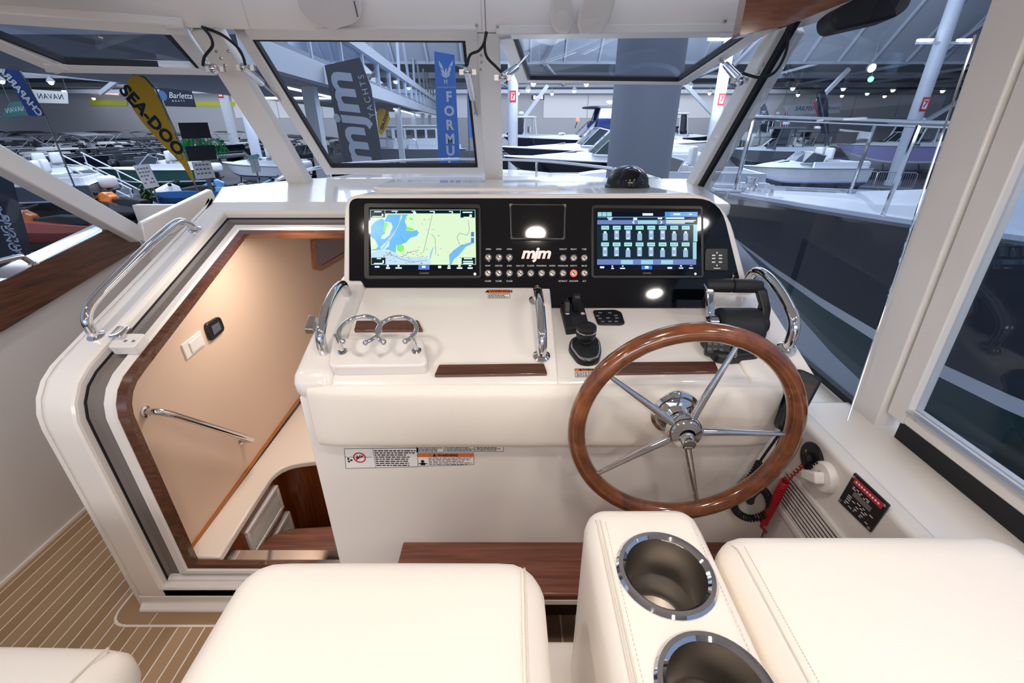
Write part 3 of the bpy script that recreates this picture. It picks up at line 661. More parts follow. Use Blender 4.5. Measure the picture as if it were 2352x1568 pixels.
text('mjm', PAN, *PAN.px(1230, 583), .046, mat('silver_letters', '#cdbcb8', .3, .3), hc, C0 + .0012, shear=.25, bold=.0016, name='dash_lettering', depth=.001, space=.92, wscale=1.12)
# remote pad at right, blank puck, round reflective button
rp = thing('remote_keypad', 'black square keypad with white arrows at the right end of the dash', 'keypad', PAN.at(1643, 597))
plate(PAN, ((1617, 571), (1668, 571), (1669, 623), (1615, 623)), C0, C0 + .006, 'keypad_body', BLACK, rp, .006, .002)
Fk = PAN.sub(1643, 597); mb = MB()
for b in (.012, .003, -.008):
    for a in (-.010, .010): mb.fbox(Fk, a - .005, a + .005, b - .0018, b + .0018, C0 + .006, C0 + .0064)
mb.fbox(Fk, -.0018, .0018, .017, .022, C0 + .006, C0 + .0064); mb.fbox(Fk, -.0018, .0018, -.020, -.015, C0 + .006, C0 + .0064); mb.fbox(Fk, -.010, .010, -.0275, -.025, C0 + .006, C0 + .0064)
mb.build('key_print', TEXTW, rp)
# compass dome on the brow
dc_ = V((.43, 1.76, 1.376))
cp = thing('compass', 'black domed compass on top of the dash', 'compass', dc_)
MB().lathe([(.0, 0), (.082, 0), (.082, .016), (.078, .022), (.070, .024), (.070, .020)], dc_, (0, 0, 1), 32).build('base_ring', BLACK, cp)
MB().lathe([(.077, .02), (.077, .026)] + [(.076 * math.cos(a), .026 + .062 * math.sin(a)) for a in [i * math.pi / 16 for i in range(9)]], dc_, (0, 0, 1), 32).build('dome', BLACK, cp)
MB().ball(dc_ + V((0, -.030, .030)), .054, 24).build('lens', GLOSS, cp)
# ---- chrome hand rails ----
def handrail(path, r, label, flanges, nrm, name='chrome_handrail'):
    t = thing(name, label, 'handrail', path[0])
    MB().tube(path, r, 14).build('bar', CHROME, t)
    for q, n_ in flanges: MB().lathe([(r * 1.75, 0), (r * 1.75, .003), (r * 1.3, .007), (r * 1.02, .009)], q, n_, 16).build('flange', CHROME, t)
    return t
def railpath(F, q0, q1, h, lean=0.0, lift1=None):
    a, b = F.hit(*q0), F.hit(*q1); n_ = F.n; d = (b - a).normalized(); h1 = lift1 or h
    return spath([a, a + n_ * h * .45 + d * .004, a + n_ * h * .85 + d * .02, a + n_ * h * 1.05 + d * .06, (a + b) / 2 + n_ * h * 1.15, b + n_ * h1 * 1.05 - d * .055, b + n_ * h1 * .8 - d * .012, b + n_ * h1 * .4, b], 5), a, b
pth, a, b = railpath(DC, (747, 818), (800, 682), .070)
handrail(pth, .0125, 'chrome grab rail on the left edge of the console desk', [(a, DC.n), (b, DC.n)], DC.n)
pth, a, b = railpath(DC, (1244, 818), (1232, 690), .062)
handrail(pth, .0125, 'chrome grab rail in the middle of the desk left of the joystick', [(a, DC.n), (b, DC.n)], DC.n)
Fz = Frame((0, .93, 1.052), (1, 0, 0), (0, .325, .105))
pth, a, b = railpath(Fz, (1806, 800), (1712, 660), .082)
handrail(pth, .0135, 'chrome grab rail on the right edge of the console beside the throttle', [(a, Fz.n), (b, Fz.n)], Fz.n)
Fl = Frame(surf(1.2)[0] + V((X0 + .05, 0, 0)), (1, 0, 0), (0, 1.01, .355))
a, b = Fl.hit(166, 772), Fl.hit(430, 528); a.x = b.x = X0 + .045
d = (b - a).normalized(); n_ = Fl.n
pth = spath([a, a + n_ * .03, a + n_ * .065 + d * .02, a + n_ * .085 + d * .08, a + n_ * .088 + d * .25, (a + b) / 2 + n_ * .088, b + n_ * .085 - d * .2, b + n_ * .075 - d * .07, b + n_ * .045 - d * .02, b], 6)
handrail(pth, .0145, 'long chrome handrail along the sloped companionway frame', [(a, n_), (b, n_)], n_)
# outer port rail stub on the coaming board
q0, q1, q2 = P(78, 607, X=-1.935), P(42, 590, X=-1.935), P(-10, 602, X=-1.935)
handrail(spath([q0, q0.lerp(q1, .5) + V((0, 0, .008)), q1, q2, q2 + (q2 - q1) * 2, q2 + (q2 - q1) * 3 + V((0, 0, -.08))], 5), .010, 'chrome rail on the port coaming board at the left edge', [(q0, (0, 0, 1))], None)
# door striker on the console's left edge
tag(MB().prism(DC, [DC.px(*q) for q in ((713, 735), (731, 735), (724, 767), (703, 767))], .0, .018).build('door_striker', STEEL, None, .002), 'small steel door striker on the console left edge', 'striker')
# ---- double drink holder ----
dh = thing('drink_holder', 'white moulded block with two chrome drink rings on the desk', 'holder', DC.at(870, 830))
blk = [DC.px(*q) for q in ((770, 796), (975, 794), (988, 858), (762, 862))]
MB().prism(DC, rpoly(blk, .02), -.004, .032).build('holder_block', GEL, dh, .012, 4)
for q, hgt in (((787, 808), .058), ((957, 806), .058)):
    Fbk = Frame(DC.pt(0, 0, .031), DC.ax, DC.ay); pz = Fbk.hit(*q)
    MB().tube([pz, pz + DC.n * hgt], .0062, 12).build('post', CHROME, dh)
    MB().lathe([(.012, 0), (.012, .003), (.0085, .006)], pz, DC.n, 14).build('post_collar', CHROME, dh)
Fh = Frame(DC.pt(0, 0, .088), (1, 0, 0), DC.ay)
for (cx_, a0, a1, r_) in ((826, -1.05, 4.05, .049), (911, -.95, 4.2, .047)):
    ca, cb_ = Fh.px(cx_, 758)
    pts = [Fh.pt(ca + r_ * math.cos(a0 + (a1 - a0) * i / 40), cb_ + r_ * math.sin(a0 + (a1 - a0) * i / 40)) for i in range(41)]
    rg = MB().tube(pts, .0055, 10).build('ring', CHROME, dh)
    mb = MB(); mb.ball(pts[0], .0072, 10); mb.ball(pts[-1], .0072, 10); mb.build('ring_tips', CHROME, rg)
# ---- warning labels ----
def sticker(F, quad, label, rows, header=None, name='warning_label', seed=1, hfrac=.3):
    q = [F.px(*p) for p in quad]; t = thing(name, label, 'sticker', F.hit(*quad[0]))
    MB().prism(F, q, -.0005, .0006).build('backing', LABELW, t)
    bo = MB()
    for i_ in range(4): bo.bar(F.pt(*q[i_], .0007), F.pt(*q[(i_ + 1) % 4], .0007), .0011, .0004, up=F.n)
    bo.build('border_line', TEXTK, t)
    a0, a1 = min(p[0] for p in q), max(p[0] for p in q); b0, b1 = min(p[1] for p in q), max(p[1] for p in q); hb = b1
    m_ = (a1 - a0) * .03
    if header:
        hb = b1 - (b1 - b0) * hfrac
        MB().fbox(F, a0 + m_ * .3, a1 - m_ * .3, hb, b1 - m_ * .3, .0006, .0009).build('header_band', ORANGE, t)
        text(header, F, (a0 + a1) / 2, (hb + b1) / 2, (b1 - hb) * .95, TEXTK, t, .0012, bold=.0003)
    lines(F, a0 + m_ * 1.5, a1 - m_, b0 + m_, hb - m_ * .5, rows, TEXTK, t, .0009, seed=seed)
    return t
sticker(DC, ((1121, 666), (1170, 666), (1171, 685), (1121, 685)), 'small orange-headed WARNING sticker below the black panel', 3, '\u25b2WARNING', hfrac=.38)
sticker(DR, ((1320, 847), (1385, 847), (1388, 865), (1322, 866)), 'small orange-headed WARNING sticker in front of the joystick', 4, '\u25b2WARNING', seed=2)
sg = sticker(FACE, ((791, 1030), (960, 1028), (960, 1071), (795, 1075)), 'wide white swimmer safety sticker under the bolster, leftmost', 1, seed=5)
for o_ in list(sg.children):
    if o_.name.startswith('fine_print'): bpy.data.objects.remove(o_)
a0, b0 = FACE.px(795, 1073); a1, b1 = FACE.px(958, 1030)
lines(FACE, a0 + (a1 - a0) * .42, a1 - .004, b0 + .004, b1 - .003, 8, TEXTK, sg, .0009, seed=6)
mb = MB(); mb.fbox(FACE, a0 + (a1 - a0) * .405, a0 + (a1 - a0) * .41, b0, b1, .0006, .0009)
for i in range(14):
    xx = a0 + .002 + i * .0052; mb.bar(FACE.pt(xx, b0 + .036 + (.001 if i % 2 else -.001), .0008), FACE.pt(xx + .0052, b0 + .036 + (-.001 if i % 2 else .001), .0008), .0012, .0003, up=FACE.n)
mb.build('waterline_mark', TEXTK, sg)
Fp = FACE.sub(826, 1050); Fp.o = Fp.o + FACE.n * .0009
ringpoly(Fp, [(.017 * math.cos(i * math.pi / 16), .017 * math.sin(i * math.pi / 16)) for i in range(32)], [(.0135 * math.cos(i * math.pi / 16), .0135 * math.sin(i * math.pi / 16)) for i in range(32)], 0, .0005).build('prohibition_ring', REDP, sg)
mb = MB()
mb.fbox(Fp.rot(.7), -.013, .013, -.0014, .0014, .0004, .0008); mb.build('prohibition_bar', REDP, sg)
mb = MB(); mb.fbox(Fp.rot(.25), -.010, .004, -.002, .002, 0, .0003); mb.lathe([(.003, 0), (.003, .0003), (0, .0003)], Fp.pt(.007, .003), Fp.n, 10); mb.fbox(Fp.rot(-.7), -.010, .0, -.0015, .0015, 0, .0003); mb.fbox(Fp.rot(1.3), -.001, .009, -.0012, .0012, 0, .0003); mb.build('swimmer_mark', TEXTK, sg)
mb = MB(); Fq = FACE.sub(803, 1056)
for k in range(3): mb.lathe([(.0036, .0006), (.0036, .0009), (0, .0009)], Fq.rot(k * 2.1).pt(.005, 0), Fq.n, 8)
mb.build('propeller_mark', TEXTK, sg)
sg2 = sticker(FACE, ((960, 1041), (1088, 1041), (1089, 1066), (960, 1070)), 'orange-banded WARNING sticker with a figure under the bolster', 1, '\u25b2 WARNING', seed=8, hfrac=.27)
for o_ in list(sg2.children):
    if o_.name.startswith('fine_print'): bpy.data.objects.remove(o_)
a0, b0 = FACE.px(960, 1069); a1, b1 = FACE.px(1088, 1041)
lines(FACE, a0 + .03, a1 - .004, b0 + .002, b0 + (b1 - b0) * .7, 5, TEXTK, sg2, .0009, seed=9, fill=.35)
Fq = Frame(FACE.pt(a0 + .014, b0 + .002), (1, 0, 0), (0, 0, 1)); mb = MB()
mb.lathe([(.0045, .0006), (.0045, .0009), (0, .0009)], Fq.pt(0, .0135), Fq.n, 12); mb.fbox(Fq, -.006, .006, 0, .009, .0006, .0009); mb.fbox(Fq.rot(.0), -.012, .012, .004, .0068, .0006, .0009)
mb.build('figure_mark', TEXTK, sg2)
for i, (u0, u1, v1) in enumerate(((957, 1020, 1038), (1024, 1089, 1037), (1092, 1156, 1036))):
    sticker(FACE, ((u0, 1022), (u1, 1022), (u1, v1), (u0, v1)), '%s of three small white stickers half hidden by the bolster' % ('left', 'middle', 'right')[i], 4, name='notice_label', seed=20 + i)
# ---- bow thruster lever, joystick, key pad ----
tl = thing('thruster_lever', 'black bow thruster lever unit with white star marks behind the joystick', 'control', DR.at(1318, 735))
plate(DR, ((1286, 712), (1338, 709), (1352, 763), (1300, 769)), -.002, .022, 'control_base', BLKM, tl, .004, .003)
Ft = DR.sub(1318, 728)
MB().prism(Frame(Ft.pt(-.008, 0, .02), (0, 1, 0), Ft.n), rpoly([(-.018, 0), (.014, 0), (.012, .030), (-.006, .034)], .008, 4), -.022, -.006).build('lever', BLACK, tl, .004)
MB().prism(Frame(Ft.pt(.004, .004, .02), Ft.ay, Ft.n), rpoly([(-.016, 0), (.016, 0), (.014, .055), (-.008, .055)], .012, 4), -.010, .010).build('lever', BLACK, tl, .004)
for a_ in (-.022, .022):
    mb = MB()
    for k in range(3): mb.fbox(Ft.rot(k * math.pi / 3 + .2), -.0065, .0065, -.0012, .0012, .022, .0224) if False else mb.fbox(Frame(Ft.pt(a_, -.014), Ft.ax, Ft.ay).rot(k * math.pi / 3 + .2), -.0065, .0065, -.0014, .0014, .022, .0224)
    mb.build('star_mark', TEXTW, tl)
plate(DR, ((1309, 742), (1345, 740), (1349, 758), (1313, 761)), .022, .0235, 'status_window', mat('dark_grey_lens', '#2a2b31', .15), tl, .002, 0)
js = thing('joystick', 'black docking joystick with knob on a chrome-edged teardrop base', 'joystick', DR.at(1341, 810))
out = [DR.px(*q) for q in ((1310, 786), (1328, 778), (1362, 777), (1377, 790), (1381, 815), (1375, 836), (1352, 842), (1328, 838), (1304, 806))]
def shrink(poly, k):
    cx_ = sum(q[0] for q in poly) / len(poly); cy_ = sum(q[1] for q in poly) / len(poly); return [(cx_ + (a - cx_) * k, cy_ + (b - cy_) * k) for a, b in poly]
o2 = rpoly(out, .014, 3)
MB().loft([[DR.pt(a, b, c_) for a, b in shrink(o2, k)] for c_, k in ((0, 1.0), (.010, 1.0), (.014, .97), (.014, .9))]).build('joystick_base', BLACK, js)
MB().loft([[DR.pt(a, b, c_) for a, b in shrink(o2, k)] for c_, k in ((.0141, .91), (.0165, .90), (.018, .86), (.0181, .80))], cap=False).build('chrome_edge', CHROME, js)
MB().loft([[DR.pt(a, b, c_) for a, b in shrink(o2, k)] for c_, k in ((.0145, .85), (.019, .82), (.021, .72), (.030, .45))]).build('joystick_deck', BLACK, js)
jb = DR.at(1342, 800, .010); jn = (DR.n + V((0, .05, 0))).normalized()
MB().lathe([(.026, .0), (.022, .006), (.024, .010), (.020, .014), (.022, .018), (.018, .021), (.020, .024), (.016, .027)], jb, jn, 24).build('rubber_boot', BLKM, js)
MB().lathe([(.014, .024), (.024, .029), (.026, .036), (.026, .047), (.0245, .049), (.0245, .051), (.026, .053), (.025, .060), (.019, .064), (0, .066)], jb, jn, 28).build('knob', BLACK, js)
MB().lathe([(.0262, .0485), (.0266, .050), (.0262, .0515)], jb, jn, 28).build('knob_ring', CHROME, js)
MB().fbox(DR.sub(1348, 817), -.008, .008, -.004, .004, .020, .0235).build('button', BLKM, js, .001)
mb = MB()
for k in range(3): mb.fbox(DR.sub(1351, 835).rot(k * 1.05), -.0055, .0055, -.0013, .0013, .0135, .0146)
mb.build('emblem', TEXTW, js)
kp = thing('engine_keypad', 'flat black engine keypad on the desk right of the thruster lever', 'keypad', DR.at(1397, 730))
plate(DR, ((1361, 715), (1413, 714), (1427, 720), (1435, 745), (1425, 748), (1373, 747)), -.001, .006, 'keypad_body', BLACK, kp, .008, .002)
mb = MB()
for (u, v) in ((1378, 722), (1400, 722), (1372, 729), (1377, 735), (1396, 734), (1384, 742), (1400, 742), (1415, 742), (1414, 728), (1416, 734)):
    mb.fbox(DR.sub(u, v), -.005, .005, -.0025, .0025, .006, .0064)
mb.build('key_print', mat('grey_print', '#7d8088', .5), kp)
# ---- twin throttle ----
th = thing('throttle_control', 'black twin-lever throttle with chrome side arm and horizontal grip', 'throttle', DR.at(1690, 790))
Fg = DR.sub(1690, 790)
plate(DR, ((1604, 786), (1700, 760), (1752, 800), (1738, 832), (1668, 838), (1640, 834)), -.002, .028, 'throttle_base', BLACK, th, .012, .006)
# rounded drum
ax = Frame(Fg.pt(-.048, .022, .028), Fg.ay, Fg.n)
drum = [(-.056, -.01), (-.056, .025), (-.043, .050), (-.02, .064), (.012, .066), (.040, .052), (.055, .025), (.055, -.01)]
MB().prism(Frame(Fg.pt(-.052, .03, .02), Fg.ay, Fg.n), rpoly(drum, .02, 4), 0, .112).build('drum', BLKM, th, .012, 4)
# control pod with keys and chrome rim
Fpod = Frame(DR.at(1648, 812, .03), (Fg.ax * .86 + Fg.ay * -.25 + Fg.n * .1), (Fg.ay * .75 + Fg.n * .6 + Fg.ax * .2))
MB().prism(Fpod, rpoly([(-.038, -.030), (.022, -.034), (.028, .026), (-.034, .030)], .008), -.03, .012).build('key_pod', BLACK, th, .004)
MB().prism(Fpod, rpoly([(.023, -.036), (.036, -.034), (.038, .020), (.028, .030)], .004), -.025, .014).build('pod_trim', CHROME, th, .003)
mb = MB()
for a_ in (-.028, -.014, .0):
    for b_ in (-.018, -.003, .013): mb.fbox(Fpod, a_ - .0045, a_ + .0045, b_ - .004, b_ + .004, .012, .0135)
mb.build('keys', mat('key_grey', '#4a4c52', .4), th)
piv_l = Fg.pt(-.066, .03, .045); piv_r = Fg.pt(.066, .03, .045)
tip_l = DR.at(1641, 700, .135); 
gl_, gr_ = Fg.pt(-.075, .100, .122), Fg.pt(.058, .096, .122)
MB().lathe([(.024, -.01), (.024, .01), (.018, .014), (0, .016)], piv_l, -Fg.ax, 20).build('pivot_cap', CHROME, th)
MB().lathe([(.024, -.012), (.024, .01), (.018, .014), (0, .016)], piv_r, Fg.ax, 20).build('pivot_cap', BLACK, th)
MB().loft([[p_ + Fg.ax * (a * wq) + dirv * (b * wq * 1.3) for a, b in ((-1, -1), (1, -1), (1, 1), (-1, 1))] for p_, wq, dirv in ((piv_l, .011, Fg.ay), (piv_l * .5 + gl_ * .5 + Fg.ay * -.008, .009, Fg.ay), (gl_ + Fg.ax * .004, .011, Fg.ay))]).build('lever_arm', CHROME, th, .004, 3)
MB().loft([[p_ + Fg.ax * (a * wq) + dirv * (b * wq * 1.3) for a, b in ((-1, -1), (1, -1), (1, 1), (-1, 1))] for p_, wq, dirv in ((piv_r, .013, Fg.ay), (piv_r * .5 + gr_ * .5 + Fg.ay * -.006 + Fg.ax * .012, .012, Fg.ay), (gr_ + Fg.ax * .006, .014, Fg.ay))]).build('lever_arm', BLACK, th, .005, 3)
mid = (gl_ + gr_) / 2
MB().tube([gl_ - Fg.ax * .004, gl_ + (mid - gl_) * .1, mid - Fg.ax * .002], [.013, .0175, .0185], 16).build('grip', BLKM, th, .002)
MB().tube([mid + Fg.ax * .002, gr_ - (gr_ - mid) * .1, gr_ + Fg.ax * .012], [.0185, .0185, .014], 16).build('grip', BLKM, th, .002)
MB().tube([mid - Fg.ax * .003, mid + Fg.ax * .003], .014, 12).build('grip_gap', RUB, th)
# ---- steering wheel ----
hub = V((.398, .842, .963)); RW = .248
sw_ = thing('steering_wheel', 'varnished wood steering wheel with five stainless spokes', 'steering wheel', hub)
ndir = V((-.03, -1, .02)).normalized(); e1 = V((1, -.03, 0)).normalized(); e2 = ndir.cross(e1).normalized()
if e2.z < 0: e2 = -e2
rim = [hub + (e1 * math.cos(i * math.pi / 36) + e2 * math.sin(i * math.pi / 36)) * RW for i in range(72)]
MB().tube(rim, .0208, 16, closed=True).build('rim', RIMW, sw_)
for k in range(5):
    a = -.02 + k * 2 * math.pi / 5; d_ = e1 * math.cos(a) + e2 * math.sin(a)
    MB().tube([hub + d_ * .02 + ndir * .004, hub + d_ * .10, hub + d_ * (RW - .012)], [.0095, .0085, .0048], 12).build('spoke', CHROME, sw_)
MB().lathe([(0, -.032), (.028, -.032), (.038, -.018), (.042, -.006), (.042, .009), (.034, .019), (.018, .022)], hub, ndir, 28).build('hub', CHROME, sw_)
MB().lathe([(.018, .02), (.018, .024), (.0155, .026), (.0155, .040), (.0145, .043), (0, .043)], hub, (ndir + V((0, 0, -.25))).normalized(), 24).build('hub_knob', CHROME, sw_)
Fu = Frame(hub + (ndir + V((0, 0, -.25))).normalized() * .0432, (1, 0, 0), (0, -.25, 1))
MB().fbox(Fu, -.013, .013, -.010, -.003, -.0005, .0004).build('badge_plate', BLACK, sw_)
text('EDSON', Fu, 0, -.0065, .006, TEXTW, sw_, .0006)
MB().lathe([(.016, 0), (.016, -.05), (.020, -.055), (.020, -.09)], hub, ndir, 16).build('shaft', CHROME, sw_)
MB().lathe([(.060, -.004), (.060, .004), (.052, .010), (.046, .008), (.040, .012), (.030, .016), (.024, .028), (.018, .030)], V((.400, .914, .963)), (0, -1, 0), 32).build('mounting_flange', CHROME, sw_)
# ---- VHF handset and coiled cord ----
vh = thing('radio_handset', 'black radio handset hanging at the right end of the console', 'handset', (.70, .93, .95))
hb_, ht_ = P(1803, 985, Y=.88), P(1858, 862, Y=.93); Fhs = Frame((hb_ + ht_) / 2, (.93, -.30, -.2), ht_ - hb_)
MB().prism(Fhs, rpoly([(-.024, -.075), (.016, -.078), (.036, .072), (-.024, .08)], .014, 4), -.03, .008).build('handset_body', BLACK, vh, .008, 3)
MB().prism(Fhs, rpoly([(-.014, .0), (.018, .0), (.020, .05), (-.013, .05)], .004), .008, .010).build('handset_screen', mat('brown_lens', '#4a3b34', .2), vh)
mb = MB(); 
for r_ in range(4):
    for c_ in range(3): mb.fbox(Fhs, -.013 + c_ * .010, -.006 + c_ * .010, -.062 + r_ * .013, -.054 + r_ * .013, .008, .0095)
mb.build('handset_keys', BLKM, vh)
h0 = Fhs.pt(-.002, -.09, -.01)
c1, c2, c3 = P(1745, 1062, Y=.925), P(1690, 1165, Y=.92), P(1770, 1170, Y=.90)
MB().tube(spath([h0, h0 + V((-.004, 0, -.03)), P(1800, 985, Y=.91), P(1752, 1050, Y=.925), c1], 5), .0035, 8).build('cord', BLKM, vh)
def coil(ctrl, r, turns, wire, n=12):
    base = spath(ctrl, 30); L = len(base); out = []; N = turns * n
    up = V((.3, -1, .2)).normalized()
    for i in range(N + 1):
        f = i / N * (L - 1); j = min(int(f), L - 2); p_ = base[j].lerp(base[j + 1], f - j); t_ = (base[j + 1] - base[j]).normalized()
        u_ = t_.cross(up).normalized(); w_ = t_.cross(u_); a_ = 2 * math.pi * i / n
        out.append(p_ + u_ * (r * math.cos(a_)) + w_ * (r * math.sin(a_)))
    return out
cc = [c1, P(1722, 1100, Y=.925), P(1690, 1140, Y=.925), P(1690, 1172, Y=.925), P(1722, 1190, Y=.92), P(1762, 1178, Y=.91), P(1768, 1150, Y=.91), P(1750, 1122, Y=.92), P(1728, 1135, Y=.925), P(1722, 1152, Y=.93)]
MB().tube(coil(cc, .0085, 62, .002, 9), .0026, 5).build('coiled_cord', BLKM, vh)
# ---- starboard inner wall fittings ----
WS = Frame((.743, 0, 0), (0, -1, 0), (0, 0, 1))
ks = thing('kill_switch', 'round black engine stop switch with red coiled lanyard', 'switch', WS.at(1866, 1052))
MB().lathe([(.040, -.002), (.040, .004), (.037, .007), (.012, .007)], WS.hit(1866, 1052), WS.n, 28).build('switch_plate', BLACK, ks)
MB().lathe([(.013, .006), (.013, .018), (.010, .021), (0, .021)], WS.hit(1866, 1052), WS.n, 18).build('switch_button', BLKM, ks)
for q in ((1858, 1035), (1878, 1066)): MB().lathe([(.004, .006), (.004, .008), (0, .009)], WS.hit(*q), WS.n, 8).build('screw', STEEL, ks)
l0, l1, l2 = WS.at(1855, 1068, .012), WS.at(1830, 1105, .03), WS.at(1782, 1200, .035)
LAN = mat('red_lanyard', '#c01c2a', .35)
MB().tube(coil([l0, l0.lerp(l1, .5), l1], .004, 7, .002, 8), .0022, 5).build('lanyard_link', LAN, ks)
MB().tube(coil([l1, l1.lerp(l2, .33), l1.lerp(l2, .66), l2], .0095, 24, .002, 12), .0026, 6).build('lanyard_coil', LAN, ks)
MB().tube([l2, l2 + V((-.002, .002, -.015)), WS.at(1776, 1222, .02)], .004, 8).build('lanyard_end', LAN, ks)
kn = thing('battery_selector', 'white round selector knob beside the black stop switch', 'knob', WS.at(1900, 1095))
MB().lathe([(.037, -.002), (.037, .010), (.033, .016), (.014, .018)], WS.hit(1900, 1095), WS.n, 28).build('knob_base', PAINT, kn)
Fn = WS.sub(1897, 1094).rot(.55)
MB().prism(Fn, rpoly([(-.034, -.011), (.022, -.014), (.022, .014), (-.034, .011)], .006), .016, .040).build('knob_grip', PAINT, kn, .004)
mb = MB()
for k in range(4): mb.fbox(WS.sub(1900, 1095).rot(.8 + k * .35), -.003, .003, .029, .034, .0165, .017)
mb.build('dial_marks', TEXTK, kn)
vg = thing('air_vent', 'white louvred air vent low on the starboard inner wall', 'vent', WS.at(1855, 1160))
vq = [WS.px(*q) for q in ((1806, 1070), (1960, 1245), (1900, 1330), (1770, 1150))]
def bil(q, s, t): return tuple((q[0][i] * (1 - s) + q[1][i] * s) * (1 - t) + (q[3][i] * (1 - s) + q[2][i] * s) * t for i in (0, 1))
a0 = (vq[0][0] + vq[3][0]) / 2; a1 = (vq[1][0] + vq[2][0]) / 2; b1_ = (vq[0][1] + vq[1][1]) / 2; b0_ = b1_ - .135
ringpoly(WS, rrect(a0, a1, b0_, b1_, .012), rrect(a0 + .018, a1 - .018, b0_ + .016, b1_ - .016, .004), -.002, .008).build('vent_frame', PAINT, vg, .002)
MB().fbox(WS, a0 + .017, a1 - .017, b0_ + .015, b1_ - .015, -.002, .0012).build('vent_back', RUB, vg)
q = b0_ + .018
while q < b1_ - .022:
    MB().fbox(WS, a0 + .017, a1 - .017, q, q + .0062, .001, .0032).build('slat', PAINT, vg); q += .0122
bpq = [WS.px(*q) for q in ((1966, 1085), (2046, 1160), (2002, 1222), (1928, 1150))]
bk = thing('breaker_plate', 'black engraved plate with a red band on the starboard inner wall', 'plate', WS.at(1985, 1152))
MB().prism(WS, bpq, -.001, .004).build('plate_body', BLACK, bk, .001)
def qbox(s0, s1, t0, t1, c0, c1, name, m):
    return MB().prism(WS, [bil(bpq, s, t) for s, t in ((s0, t0), (s1, t0), (s1, t1), (s0, t1))], c0, c1).build(name, m, bk)
qbox(.10, .92, .07, .24, .004, .0046, 'red_band', REDP); qbox(.24, .76, .40, .54, .004, .0046, 'silver_window', STEEL)
mb = MB()
rnd = random.Random(4)
for t_ in (.13,): 
    for k in range(9): mb.prism(WS, [bil(bpq, s, t) for s, t in ((.15 + k * .08, t_), (.20 + k * .08, t_), (.20 + k * .08, t_ + .05), (.15 + k * .08, t_ + .05))], .0046, .0049)
for t_ in (.31, .36, .60, .66, .72, .80, .86):
    s_ = .15
    while s_ < .8:
        l_ = rnd.uniform(.04, .12); mb.prism(WS, [bil(bpq, s, t) for s, t in ((s_, t_), (s_ + l_, t_), (s_ + l_, t_ + .02), (s_, t_ + .02))], .004, .0044); s_ += l_ + rnd.uniform(.03, .2)
mb.build('plate_print', TEXTW, bk)
for s_, t_ in ((.06, .08), (.94, .08), (.94, .92), (.06, .92)): MB().lathe([(.004, .004), (.004, .006), (0, .007)], WS.pt(*bil(bpq, s_, t_)), WS.n, 10).build('screw', CHROME, bk)
# footrest
fr_ = thing('footrest', 'dark wood footrest shelf along the bottom of the helm console', 'footrest', (.2, .86, .2))
MB().box(-.325, .742, .775, .944, .455, .48).build('shelf', STEPW, fr_, .006)
MB().box(-.325, .742, .774, .778, .440, .456).build('edge_strip', CAULK, fr_)
MB().box(-.325, .742, .90, .944, .2, .44).build('riser', mat('dark_riser', '#3b241a', .5), fr_)
# ======================= seats, overhead fittings =======================
def seam_path(pts, name, par, r=.0016):
    return MB().tube(spath(pts, 5), r, 6).build(name, SEAM, par)
def seat(name, lo, hi, label, r=.05, crown=.012, cat='seat'):
    t = thing(name, label, cat, ((lo[0] + hi[0]) / 2, (lo[1] + hi[1]) / 2, lo[2]))
    MB().cushion(lo, hi, r, crown, 16).build('upholstery', VINYL, t)
    return t
ZB = 1.052
def edge_seam(t, pts, off=.0):
    seam_path(pts, 'piping', t)
s1 = seat('helm_chair', (-.385, .14, .62), (.045, .452, ZB), 'white vinyl helm seat back left of the cup holder armrest', .054, .006)
s2 = seat('helm_chair', (.294, .10, .62), (.732, .478, 1.068), 'white vinyl helm seat back right of the cup holder armrest', .045, .006)
ar = thing('armrest', 'white vinyl centre armrest with two steel cup holders', 'armrest', (.165, .2, .62))
ZA = 1.062
def ring_holes(): pass
# armrest shell built around the two holes: top is a grid with round openings
CUPS = [(.205, .403), (.216, .262)]
CR = .0557
mb = MB(); AX0, AX1, AY0, AY1 = .112, .290, -.05, .528
A0 = (AX0, AY0, .62); A1 = (AX1, AY1, ZA)
mb.cushion(A0, A1, .034, .0, 18)
ao = mb.build('upholstery', VINYL, ar)
cut = MB()
for (x_, y_) in CUPS: cut.lathe([(0, -.12), (CR, -.12), (CR, .05), (0, .05)], (x_, y_, ZA), (0, 0, 1), 40)
co = cut.build('cutter', VINYL)
bm_ = ao.modifiers.new('cups', 'BOOLEAN'); bm_.object = co; bm_.operation = 'DIFFERENCE'; bm_.solver = 'EXACT'
bpy.context.view_layer.update()
dg = bpy.context.evaluated_depsgraph_get()
me2 = bpy.data.meshes.new_from_object(ao.evaluated_get(dg)); ao.modifiers.clear(); ao.data = me2; me2.set_sharp_from_angle(angle=math.radians(50))
bpy.data.objects.remove(co)
for i, (x_, y_) in enumerate(CUPS):
    c = thing('cup_holder', ('front steel cup holder in the armrest, nearest the steering wheel', 'rear steel cup holder in the armrest, at the bottom of the view')[i], 'cup holder', (x_, y_, ZA - .11), 'steel cup holders')
    MB().lathe([(r_ * 1.125, h_) for r_, h_ in ((.0475, -.002), (.0465, .002), (.050, .006), (.055, .0055), (.058, .002), (.058, -.001), (.052, -.003))], (x_, y_, ZA), (0, 0, 1), 48).build('rim', CHROME, c)
    MB().lathe([(r_ * 1.125, h_) for r_, h_ in ((.0472, .0), (.0455, -.065), (.0445, -.072), (.040, -.080), (.036, -.098), (.034, -.102), (.020, -.102))], (x_, y_, ZA), (0, 0, 1), 40).build('cup', STEEL, c)
    MB().lathe([(.0235, -.1015), (.0, -.1015)], (x_, y_, ZA), (0, 0, 1), 24).build('drain_mat', BLKM, c)
